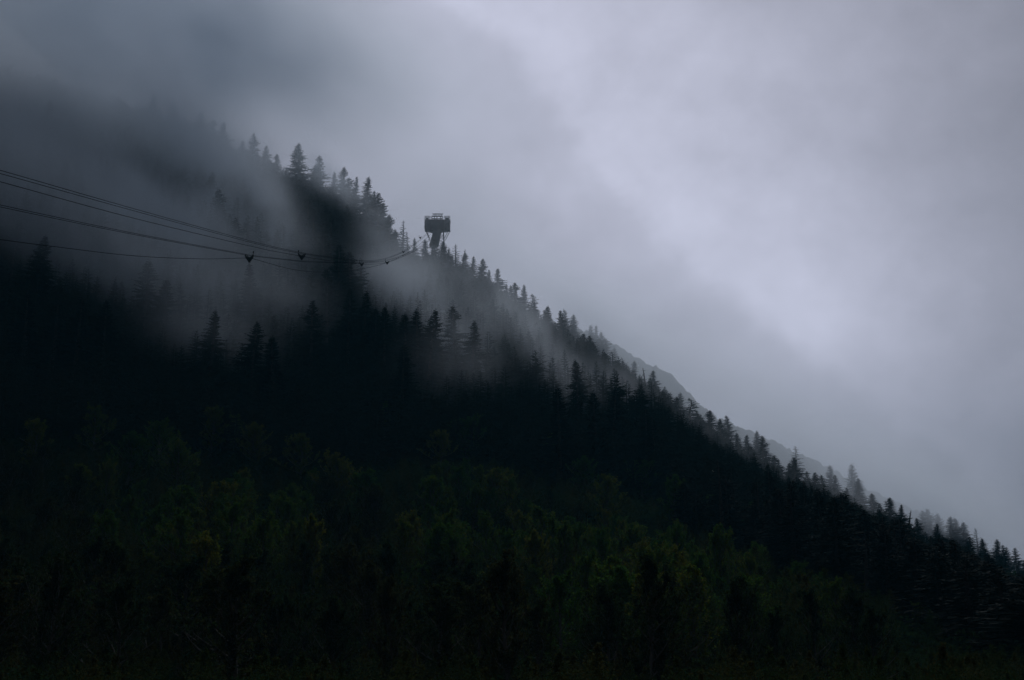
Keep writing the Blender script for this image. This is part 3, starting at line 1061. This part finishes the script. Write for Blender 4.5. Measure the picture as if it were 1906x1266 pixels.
for (x, y), z in zip(cand, cz):
    if np.min((TT[:, 0] - x) ** 2 + (TT[:, 1] - y) ** 2) < 3.6 ** 2:
        continue
    yr = float(ridge_y(x))
    h = rc.uniform(13, 23)
    u, v = to_px(x, y, float(z) + h)
    if to_px(x, y, float(z))[1] > lower_line(u) + (45 if u < 1250 else 110):
        continue
    if not (-160 < u < 2066):
        continue
    lim = float(np.interp(u, SKY_U, SKY_V)) + (rc.uniform(2, 34) if u < 840 else rc.uniform(-4, 26) if u < 1250 else rc.uniform(12, 48))
    if v < lim:                          # nothing new may rise over the skyline
        r_ = np.linalg.norm(at(u, v, y) - CAM) / F
        h = h - (lim - v) * r_
        v = lim
        if h < 5:
            continue
    (big if y < 430 and len(big) < 125 else rest).append((x, y, h, rc.choice(keysN), u, v))
for (x, y, h, key, u, v) in big:
    if u < 560:
        zone = 'on the black slope below the rope carriers at left'
    elif u < 900:
        zone = 'on the black slope under the dark spur'
    elif u < 1250:
        zone = 'on the black slope under the middle of the skyline'
    else:
        zone = 'on the black slope under the lower skyline'
    plant(key, x, y, h, rc.uniform(.8, 1.1), 'dark conifer among many ' + zone, 'conifers of the black lower slope')

low = [conifer(100 + i, R0=r_, nbr=80, m=3, power=p_, gap=.5, spray=1.25) for i, (r_, p_) in enumerate([(5.8, .85), (6.6, .9), (7.2, .8), (7.8, .85), (6.4, .75)])]
FV_, FQ_, nb = [], [], 0
for (x, y, h, key, u, v) in rest:
    V, Q, mb = low[rc.randrange(5)]
    a = rc.uniform(0, 6.28)
    s = h / 26.0
    wv = rc.uniform(.75, 1.1)
    c, sn = math.cos(a), math.sin(a)
    W = np.stack([(V[:, 0] * c - V[:, 1] * sn) * wv + x, (V[:, 0] * sn + V[:, 1] * c) * wv + y, V[:, 2] * s + float(ground(x, y)) - .3], -1)
    FV_.append(W)
    FQ_.append(Q + nb)
    nb += len(W)
    tv, tq = np.vstack(mb.v), np.vstack(mb.f)
    FV_.append(np.stack([tv[:, 0] + x, tv[:, 1] + y, tv[:, 2] * s + float(ground(x, y)) - .3], -1))
    FQ_.append(tq + nb)
    nb += len(tv)
forest = add('forest', mesh_np('forest', np.vstack(FV_), np.vstack(FQ_), M_NEEDLE))
tag(forest, 'dense dark conifer forest covering the misty mountain slope', 'forest', kind='stuff')
print('trees', len(TREES), 'big', len(big), 'rest', len(rest), 'fill', nfill)

# low brush covering the foot of the slope
ru = np.random.default_rng(3)
nb_ = 380000
by = 60 + 350 * ru.random(nb_) ** 1.1
bx = ru.uniform(-0.45, 0.45, nb_) * by
cl = fbm(bx / 6, by / 6, 0 * bx, 71, 3)
bz = ground(bx, by) + np.clip((cl - 0.28) * 7.5, 0.2, 4) * ru.random(nb_) ** 0.6
ctr = np.stack([bx, by, bz], -1)
d1 = ru.normal(size=(nb_, 3))
d1 /= np.linalg.norm(d1, axis=1, keepdims=True)
d2 = np.cross(d1, ru.normal(size=(nb_, 3)))
d2 /= np.linalg.norm(d2, axis=1, keepdims=True)
sz = ru.uniform(.55, 1.4, (nb_, 1)) * by[:, None] * 0.0016
UV_ = np.stack([ctr - d1 * sz, ctr - d2 * sz * .5, ctr + d1 * sz, ctr + d2 * sz * .5], 1).reshape(-1, 3)
brush = add('undergrowth', mesh_np('undergrowth', UV_, np.arange(nb_ * 4).reshape(-1, 4), M_LEAF_SHADE))
tag(brush, 'dark low brush between the leafy trees at the foot of the slope', 'undergrowth', kind='stuff')

# ------------------------------------------------------------------ cable tower
def build_tower():
    Yt = 700.0
    mpp = Yt / F / math.cos(PITCH) * 1.0      # metres per photo pixel there (close to)
    c = at(814, 460, Yt)
    root = bpy.data.objects.new('cable_tower', None)
    gz = float(ground(c[0], c[1]))
    root.location = (c[0], c[1], gz - 0.5)
    COL.objects.link(root)
    tag(root, 'grey steel cable tower with wide boxed head and lattice legs on the ridge', 'tower')
    zr = root.location[2]
    def X(u):
        return (u - 814) * (at(815, 430, Yt)[0] - at(814, 430, Yt)[0])
    def Z(v):
        return at(814, v, Yt)[2] - zr
    D = 3.0                                   # half depth of the head
    # four lattice legs
    for sx, u0, u1 in ((-1, 806, 803), (1, 825, 829)):
        for sy in (-1, 1):
            mb = MB()
            mb.tube([(X(u1), sy * 2.9, -1.0), (X(u0), sy * 2.2, Z(427))], 0.26, 6)
            add('leg', mb.mesh('leg', M_STEEL), root)
    mb = MB()
    zs = np.linspace(1.0, Z(428), 7)
    def lx(s, z):
        t = (z + 1) / (Z(427) + 1)
        a = (803, 806) if s < 0 else (829, 825)
        return X(a[0] + (a[1] - a[0]) * t)
    def ly(s, z):
        t = (z + 1) / (Z(427) + 1)
        return s * (2.9 - 0.7 * t)
    for i in range(6):
        a, b = zs[i], zs[i + 1]
        for sy in (-1, 1):
            mb.bar((lx(-1, a), ly(sy, a), a), (lx(1, b), ly(sy, b), b), .11)
            mb.bar((lx(1, a), ly(sy, a), a), (lx(-1, b), ly(sy, b), b), .11)
            mb.bar((lx(-1, b), ly(sy, b), b), (lx(1, b), ly(sy, b), b), .11)
        for sx in (-1, 1):
            mb.bar((lx(sx, a), ly(-1, a), a), (lx(sx, b), ly(1, b), b), .11)
            mb.bar((lx(sx, a), ly(1, a), a), (lx(sx, b), ly(-1, b), b), .11)
    add('lattice_brace', mb.mesh('lattice_brace', M_STEEL), root)
    # solid rope chute leaning down the slope
    mb = MB()
    top, bot = Z(426), Z(462)
    x0, x1 = X(809), X(822)
    b0, b1 = X(800), X(816)
    V = [(b0, -5.5, bot), (b1, -5.5, bot), (b0, -1.0, bot), (b1, -1.0, bot), (x0, -2.2, top), (x1, -2.2, top), (x0, 1.6, top), (x1, 1.6, top)]
    mb.put(V, [(0, 2, 3, 1), (4, 5, 7, 6), (0, 1, 5, 4), (2, 6, 7, 3), (0, 4, 6, 2), (1, 3, 7, 5)])
    add('rope_chute', mb.mesh('rope_chute', M_PANEL), root)
    # head: a middle body and two side boxes
    for u0, u1, v0, v1, d in ((790.4, 801, 413.5, 427.6, D), (826, 837.2, 413.5, 427.6, D), (801.1, 825.9, 412.5, 428.4, D + .25)):
        mb = MB()
        mb.box(X(u0), X(u1), -d, d, Z(v1), Z(v0))
        for t in np.linspace(0, 1, 5):
            xx = X(u0) + (X(u1) - X(u0)) * t
            mb.box(xx - .07, xx + .07, -d - .09, -d - .004, Z(v1) + .05, Z(v0) - .05)
        mb.box(X(u0) - .12, X(u1) + .12, -d - .14, d + .14, Z(v1) - .25, Z(v1) - .004)
        add('side_panel' if u0 != 801.1 else 'middle_panel', mb.mesh('panel', M_SIDE if u0 != 801.1 else M_PANEL), root)
    mb = MB()
    mb.box(X(800), X(808), -2.2, 2.0, Z(431.5), Z(428.5) - .3)
    mb.box(X(808.2), X(822), -1.8, 1.8, Z(429.6), Z(428.5) - .3)
    add('under_platform', mb.mesh('under_platform', M_STEEL), root)
    # railing storey with open gaps
    for u0, u1, d in ((790.4, 800.8, D), (826.2, 837.2, D)):
        mb = MB()
        for v in (406.2, 409.0, 412.2):
            mb.box(X(u0), X(u1), -d, -d + .16, Z(v) - .14, Z(v) + .14)
            mb.box(X(u0), X(u1), d - .16, d, Z(v) - .14, Z(v) + .14)
        for t in np.linspace(0, 1, 6):
            xx = X(u0) + (X(u1) - X(u0)) * t
            mb.box(xx - .1, xx + .1, -d + .02, -d + .14, Z(413.5), Z(406))
            mb.box(xx - .1, xx + .1, d - .14, d - .02, Z(413.5), Z(406))
        w0 = X(792) if u0 < 800 else X(828.5)
        w1 = X(797.6) if u0 < 800 else X(835.5)
        mb.box(w0, w1, -d + .2, -d + .3, Z(411.6), Z(409.2))
        add('railing', mb.mesh('railing', M_PALEST), root)
    mb = MB()
    for u in (803.2, 808, 812.6, 819.5, 822.6):
        mb.box(X(u - .7), X(u + .7), -1.4, -.9, Z(412.5), Z(404.5))
    mb.box(X(803), X(823.5), -1.5, -.8, Z(404.6), Z(403.2))
    mb.box(X(803), X(823.5), -1.6, -.85, Z(409.3), Z(408.4))
    add('saddle_frame', mb.mesh('saddle_frame', M_STEEL), root)
    mb = MB()
    mb.box(X(804.4), X(824.2), -1.5, -.8, Z(400.4), Z(399.4))
    for u in (807.2, 810.6, 816.6, 820.4):
        mb.box(X(u) - .13, X(u) + .13, -1.25, -1.0, Z(403.2), Z(400.4))
    add('top_gantry', mb.mesh('top_gantry', M_STEEL), root)
    for s, a, b in ((-1, 792, 800), (1, 836.4, 827.5)):
        mb = MB()
        for yy in (-2.2, 2.2):
            mb.bar((X(a), yy, Z(428.4)), (X(b), yy, Z(446)), .16)
        mb.bar((X(a + (b - a) * .45), -2.2, Z(436.5)), (lx(s, Z(434)), -2.2, Z(434)), .1)
        add('strut', mb.mesh('strut', M_STEEL), root)
    return root
build_tower()

# ------------------------------------------------------------------ ropes
Y_A, Y_B = 170.0, 690.0
def depth_at(u):
    return float(np.interp(u, [-330, 0, 200, 400, 561, 650, 700, 740, 780, 800, 808], [1000 / 8.6, 170, 210, 268, 328, 392, 434, 480, 560, 640, 690])) if u > 0 else 1.0 / (1 / Y_A + (1 / Y_B - 1 / Y_A) * u / 806.0)
CABLES = [
    ('track_rope', 0.046, [(-330, 224), (-160, 273), (0, 317), (252, 389.4), (478, 451.6), (560, 470), (600, 476.5), (650, 483), (690, 485), (720, 480), (751, 467.5), (778, 449), (799, 430)], 'upper one of the close pair of thick ropes at the top left'),
    ('track_rope', 0.046, [(-330, 232), (-160, 280), (0, 323), (252, 393.2), (478, 454.2), (560, 471.8), (600, 478), (650, 484.6), (690, 486.6), (720, 481.8), (751, 469.2), (778, 450.6), (800, 432)], 'lower one of the close pair of thick ropes at the top left'),
    ('haul_rope', 0.050, [(-330, 250), (-160, 296), (0, 338.3), (252, 407), (478, 461), (556, 476), (600, 483.5), (650, 490), (690, 492), (720, 488), (751, 475), (778, 457.5), (802, 436)], 'single rope running just below the close top pair'),
    ('track_rope', 0.044, [(-330, 302), (-160, 344), (0, 381.5), (252, 434.8), (453, 472.5), (472, 475.8), (537, 483.2), (571, 486.4), (640, 488.6), (690, 487.6), (720, 484), (760, 470.5), (790, 453), (806, 436)], 'upper one of the second close pair of ropes, reaching the left rope carrier'),
    ('track_rope', 0.044, [(-330, 307), (-160, 348.5), (0, 385.2), (252, 437.2), (453, 474), (472, 477.2), (537, 484.4), (571, 487.6), (640, 489.8), (690, 489), (720, 485.6), (760, 472), (790, 454.8), (808, 437)], 'lower one of the second close pair of ropes, reaching the left rope carrier'),
    ('haul_rope', 0.050, [(-330, 395), (-160, 425), (0, 446), (100, 459), (252, 476.5), (378, 482), (456, 480.5), (472, 482.2), (500, 490), (537, 500), (571, 505.2), (600, 506.4), (650, 504), (700, 495), (740, 482), (780, 463), (808, 441)], 'lowest rope, sagging below the left rope carrier'),
]
def catmull(P, n=10):
    P = np.asarray(P, float)
    Pe = np.vstack([2 * P[0] - P[1], P, 2 * P[-1] - P[-2]])
    out = []
    for i in range(1, len(Pe) - 2):
        a, b, c, d = Pe[i - 1:i + 3]
        for t in np.linspace(0, 1, n, endpoint=False):
            out.append(.5 * ((2 * b) + (c - a) * t + (2 * a - 5 * b + 4 * c - d) * t * t + (3 * b - a - 3 * c + d) * t ** 3))
    out.append(P[-1])
    return np.array(out)
for (nm, rad, px, lab) in CABLES:
    P3 = [at(u, v, depth_at(u)) for u, v in px]
    mb = MB()
    mb.tube(catmull(P3), rad, 6)
    o = add(nm, mb.mesh(nm, M_ROPE, True))
    tag(o, 'dark steel ' + lab, 'rope', 'ropes strung across the slope to the tower')

# rope carriers hanging on the ropes
def build_carrier():
    root = bpy.data.objects.new('rope_carrier', None)
    COL.objects.link(root)
    mb = MB()                                 # V-shaped frame, across the ropes
    for yy in (-.28, .28):
        mb.tube([(-.82, yy, .62), (-.62, yy, .1), (-.05, yy, -.78)], [.13, .16, .17], 6)
        mb.tube([(.86, yy, .62), (.70, yy, .05), (.05, yy, -.78)], [.13, .16, .17], 6)
        mb.tube([(-.60, yy, .0), (0, yy, -.15), (.62, yy, .0)], [.12, .15, .12], 6)
    mb.box(-.16, .16, -.34, .34, -1.0, -.42)
    mb.box(-.42, .44, -.2, .2, -.55, -.08)
    add('frame', mb.mesh('frame', M_IRON), root)
    for (x, z) in ((-.8, .42), (-.45, .2), (-.16, .02), (.2, .08), (.5, .28), (.84, .5)):
        mb = MB()
        mb.disc((x, 0, z), (1, 0, .2), .24, .2)
        add('roller', mb.mesh('roller', M_RUBBER), root)
    mb = MB()
    mb.tube([(-.84, 0, -.1), (-.84, 0, 1.15)], .055, 6)
    mb.box(-.95, -.73, -.1, .1, 1.1, 1.5)
    add('post', mb.mesh('post', M_IRON), root)
    return root
CARR = [
    (561.5, 476.5, 1.0, False, 'black V-shaped rope carrier with its post at left, under the close top pair of ropes'),
    (464, 480.0, 1.0, True, 'black V-shaped rope carrier with its post at right, where the lowest rope begins to dip'),
    (720.5, 488.5, 0.72, False, 'small black heart-shaped rope carrier hanging in the mist near the tower'),
    (673, 491.5, 0.72, False, 'dim rope carrier lost against the dark ragged conifer under the ropes'),
    (751, 469.0, 0.45, False, 'tiny rope carrier on the ropes rising to the tower'),
    (782, 442.0, 0.6, False, 'tiniest rope carrier, a dot against the sky left of the tower'),
]
c0 = build_carrier()
for i, (u, v, s, flip, lab) in enumerate(CARR):
    if i == 0:
        r = c0
    else:
        r = c0.copy()
        COL.objects.link(r)
        for ch in list(c0.children):
            k = ch.copy()
            COL.objects.link(k)
            k.parent = r
    r.location = at(u, v, depth_at(u))
    r.scale = (-s if flip else s, s, s)
    tag(r, lab, 'rope carrier', 'rope carriers on the ropes')

# ------------------------------------------------------------------ haze and mist
def volume_mat(name, color, density, g, attr=None):
    m = bpy.data.materials.new(name)
    m.use_nodes = True
    t = m.node_tree
    t.nodes.clear()
    pv = t.nodes.new('ShaderNodeVolumePrincipled')
    pv.inputs['Color'].default_value = (*color, 1)
    pv.inputs['Density'].default_value = density
    pv.inputs['Anisotropy'].default_value = g
    pv.inputs['Density Attribute'].default_value = attr or ''
    out = t.nodes.new('ShaderNodeOutputMaterial')
    t.links.new(pv.outputs[0], out.inputs['Volume'])
    return m

hz_ = MB()
hz_.box(-2500, 2500, -60, 3500, -3, 700)
haze = add('haze', hz_.mesh('haze', volume_mat('haze_air', (0.20, 0.72, 1.0), 0.00007, 0.2)))
tag(haze, 'thin bluish haze filling the air', 'haze', kind='stuff')

# cloud and mist: a grid of densities worked out from where the fog hangs over the slope
LO = np.array([-430.0, 200.0, 0.0])
HI = np.array([430.0, 1100.0, 620.0])
STEP = 4.0
RES = np.round((HI - LO) / STEP).astype(int) + 1
ax_ = [np.linspace(LO[i], HI[i], RES[i]) for i in range(3)]
VX, VY, VZ = np.meshgrid(*ax_, indexing='ij')
dens = np.zeros(VX.shape)
high = np.zeros(VX.shape)
GRD = ground(VX[:, :, 0], VY[:, :, 0], False)
HAG = VZ - GRD[:, :, None]

# pixel, pixel, metres in front of the slope (or absolute depth if > 300), half sizes in px, tilt, half depth m, optical depth
FOG = [
    # big cloud over the top of the mountain
    (150, 60, 690, 420, 170, 18, 50, 1.1),
    (440, 60, 690, 300, 130, 22, 45, 1.25),
    (700, 130, 800, 300, 140, 30, 70, 0.16),
    (210, 240, 650, 170, 95, 25, 45, 0.75),
    (40, 250, 600, 140, 110, 10, 45, 0.6),
    # plume running down left of the spur
    (370, 310, 78, 110, 70, 40, 43.2, 1.0),
    (465, 390, 80, 110, 66, 48, 37.8, 1.3),
    (520, 450, 72, 75, 50, 40, 35.1, 0.935),
    (490, 545, 69, 95, 42, 18, 35.1, 0.5),
    (330, 430, 80, 130, 60, 25, 40.5, 0.95),
    (200, 350, 90, 130, 60, 20, 40.5, 0.8),
    (380, 620, 63, 90, 50, 15, 35.1, 0.17),
    (600, 330, 51, 60, 22, 40, 21.6, 0.425),
    (650, 345, 48, 50, 24, 35, 24.3, 0.374),
    (690, 470, 60, 34, 90, 8, 24, 0.5),
    (910, 575, 62, 120, 42, 38, 30, 0.22),
    (1010, 670, 60, 120, 40, 38, 28, 0.17),
    (1290, 800, 56, 130, 34, 38, 26, 0.16),
    (1430, 880, 54, 110, 30, 34, 24, 0.14),
    (860, 690, 60, 60, 90, 60, 28, 0.10),
    (840, 640, 58, 80, 22, 50, 26, 0.16),
    (620, 345, 40, 110, 26, 36, 22, 0.22),
    (110, 430, 100, 170, 70, 12, 50, 0.38),
    (300, 520, 90, 170, 60, 20, 45, 0.30),
    (420, 400, 95, 140, 50, 48, 40, 0.5),
    # right of the spur
    (700, 440, 63, 40, 55, 20, 29.7, 0.935),
    (735, 520, 63, 52, 55, 15, 32.4, 0.72),
    (765, 560, 69, 60, 50, 25, 35.1, 0.765),
    (800, 505, 57, 55, 45, 35, 29.7, 0.16),
    (860, 545, 57, 70, 40, 30, 29.7, 0.13),
    (880, 610, 57, 60, 40, 40, 29.7, 0.13),
    (960, 620, 51, 60, 30, 30, 27, 0.17),
    # hollows lower on the face
    (1000, 585, 48, 40, 22, 35, 21.6, 0.12),
    (1085, 655, 54, 80, 18, 52, 24, 0.10),
    (1150, 735, 54, 70, 18, 50, 24, 0.15),
    (930, 560, 54, 80, 16, 50, 24, 0.16),
    (1010, 640, 54, 80, 16, 50, 24, 0.14),
    (1250, 790, 50, 70, 16, 45, 22, 0.16),
    (1060, 735, 54, 60, 34, 40, 27, 0.11),
    (1190, 730, 48, 50, 30, 35, 24.3, 0.238),
    (1290, 790, 48, 50, 35, 35, 24.3, 0.17),
    (1350, 830, 51, 60, 34, 38, 27, 0.238),
    (1440, 880, 48, 60, 30, 35, 24.3, 0.204),
    (1560, 925, 42, 60, 20, 30, 18.9, 0.17),
    # cloud behind the skyline, in front of the far ridge
    (820, 420, 770, 160, 110, 30, 50, 0.28),
    (1000, 520, 745, 150, 60, 34, 35, 0.22),
    (1120, 610, 668, 120, 46, 34, 16, 0.30),
    (1260, 705, 642, 170, 60, 34, 16, 0.30),
    (1300, 720, 860, 260, 110, 34, 70, 0.26),
    (1480, 840, 620, 170, 56, 32, 15, 0.42),
    (1560, 860, 860, 260, 90, 32, 70, 0.20),
    (1760, 965, 590, 190, 52, 28, 14, 0.42),
    (1780, 980, 860, 260, 90, 28, 70, 0.25),
    # thin cloud round the tower
    (800, 440, 640, 150, 75, 30, 30, 0.10),
]
for (u, v, dep, su, sv_, tilt, sd2, tau) in FOG:
    if dep > 300:
        C = at(u, v, dep)
        y = dep
    else:
        P = hit(u, v, 0)
        if P is None:
            x = ray(u, v)[0] * 700
            P = at(u, v, float(ridge_y(x)))
        y = P[1] - dep
        C = at(u, v, y)
    m = y / F
    ca, sa = math.cos(R(tilt)), math.sin(R(tilt))
    a1 = np.array([ca, 0, -sa])
    a2 = np.cross(a1, np.array([0, 1.0, 0]))
    ext = 2.7 * np.array([max(su, sv_) * m, sd2, max(su, sv_) * m])
    i0 = np.clip(np.floor((C - ext - LO) / STEP).astype(int), 0, RES)
    i1 = np.clip(np.ceil((C + ext - LO) / STEP).astype(int) + 1, 0, RES)
    sl = tuple(slice(a_, b_) for a_, b_ in zip(i0, i1))
    dX, dY, dZ = VX[sl] - C[0], VY[sl] - C[1], VZ[sl] - C[2]
    q = ((dX * a1[0] + dZ * a1[2]) / (su * m)) ** 2 + ((dX * a2[0] + dZ * a2[2]) / (sv_ * m)) ** 2 + (dY / sd2) ** 2
    lump_ = tau / (math.sqrt(math.pi) * sd2) * np.clip(np.exp(-q) - 0.0007, 0, None)
    if dep > 300:
        high[sl] += lump_
    else:
        dens[sl] += lump_
msk = (dens + high) > 2e-5
px_, py_, pz_ = VX[msk], VY[msk], VZ[msk]
ca, sa = math.cos(R(36)), math.sin(R(36))
NX = px_ * ca - pz_ * sa
NZ = px_ * sa + pz_ * ca
nz = fbm(NX / 95 + 3, py_ / 90, NZ / 50, 11, 4)
wx = fbm(NX / 50 + 9, py_ / 50, NZ / 50, 23, 3) - 0.5
wy = fbm(NX / 50 + 31, py_ / 50, NZ / 50, 24, 3) - 0.5
nf = fbm((NX + 60 * wx) / 42, py_ / 60, (NZ + 60 * wy) / 15, 29, 4)
rg_ = 1 - np.abs(2 * fbm((NX + 50 * wy) / 60, py_ / 60, (NZ + 50 * wx) / 24, 37, 4) - 1)
out = np.zeros(dens.shape)
out[msk] = dens[msk] * 2.2 * np.clip((nz - 0.31) * 3.2 + (nf - 0.5) * 4.6 + (rg_ - 0.75) * 1.6, 0.10, 2.8) \
    + high[msk] * 2.0 * np.clip(0.95 + (nz - 0.5) * 2.2 + (nf - 0.5) * 1.2, 0.2, 1.9)
dens = out
edge = np.minimum.reduce([VX - LO[0], HI[0] - VX, VY - LO[1], HI[1] - VY, HI[2] - VZ + 0 * VX])
dens *= np.clip(edge / 40, 0, 1)
dens[dens < 1e-5] = 0
npt = dens.size
me = bpy.data.meshes.new('mist')
me.vertices.add(npt)
me.vertices.foreach_set('co', np.zeros(npt * 3, np.float32))
a = me.attributes.new('fog', 'FLOAT', 'POINT')
a.data.foreach_set('value', dens.astype(np.float32).ravel())
M_MIST = volume_mat('mist_cloud', (0.855, 0.93, 1.0), 1.0, 0.5, 'density')
me.materials.append(M_MIST)
mist = add('mist', me)
tag(mist, 'grey cloud and mist hanging over the slope between the trees', 'mist', kind='stuff')
gt = bpy.data.node_groups.new('mist_grid', 'GeometryNodeTree')
gt.interface.new_socket('Geometry', in_out='INPUT', socket_type='NodeSocketGeometry')
gt.interface.new_socket('Geometry', in_out='OUTPUT', socket_type='NodeSocketGeometry')
gN = gt.nodes.new
gi, go = gN('NodeGroupInput'), gN('NodeGroupOutput')
pos = gN('GeometryNodeInputPosition')
sub = gN('ShaderNodeVectorMath')
sub.operation = 'SUBTRACT'
gt.links.new(pos.outputs[0], sub.inputs[0])
sub.inputs[1].default_value = tuple(LO)
dv = gN('ShaderNodeVectorMath')
dv.operation = 'DIVIDE'
gt.links.new(sub.outputs[0], dv.inputs[0])
dv.inputs[1].default_value = tuple((HI - LO) / (RES - 1))
sp = gN('ShaderNodeSeparateXYZ')
gt.links.new(dv.outputs[0], sp.inputs[0])
def gm(op, a, b=0.0):
    return math_node(gt, op, a, b)
ix = gm('FLOOR', gm('ADD', sp.outputs[0], 0.5))
iy = gm('FLOOR', gm('ADD', sp.outputs[1], 0.5))
iz = gm('FLOOR', gm('ADD', sp.outputs[2], 0.5))
idx = gm('ADD', gm('MULTIPLY', gm('ADD', gm('MULTIPLY', ix, float(RES[1])), iy), float(RES[2])), iz)
na = gN('GeometryNodeInputNamedAttribute')
na.data_type = 'FLOAT'
na.inputs['Name'].default_value = 'fog'
si = gN('GeometryNodeSampleIndex')
si.data_type = 'FLOAT'
si.domain = 'POINT'
gt.links.new(gi.outputs[0], si.inputs['Geometry'])
gt.links.new(na.outputs[0], si.inputs['Value'])
gt.links.new(idx, si.inputs['Index'])
vc = gN('GeometryNodeVolumeCube')
gt.links.new(si.outputs[0], vc.inputs['Density'])
vc.inputs['Min'].default_value = tuple(LO)
vc.inputs['Max'].default_value = tuple(HI)
vc.inputs['Resolution X'].default_value = int(RES[0])
vc.inputs['Resolution Y'].default_value = int(RES[1])
vc.inputs['Resolution Z'].default_value = int(RES[2])
smt = gN('GeometryNodeSetMaterial')
gt.links.new(vc.outputs[0], smt.inputs['Geometry'])
smt.inputs['Material'].default_value = M_MIST
gt.links.new(smt.outputs[0], go.inputs[0])
mod_ = mist.modifiers.new('mist', 'NODES')
mod_.node_group = gt
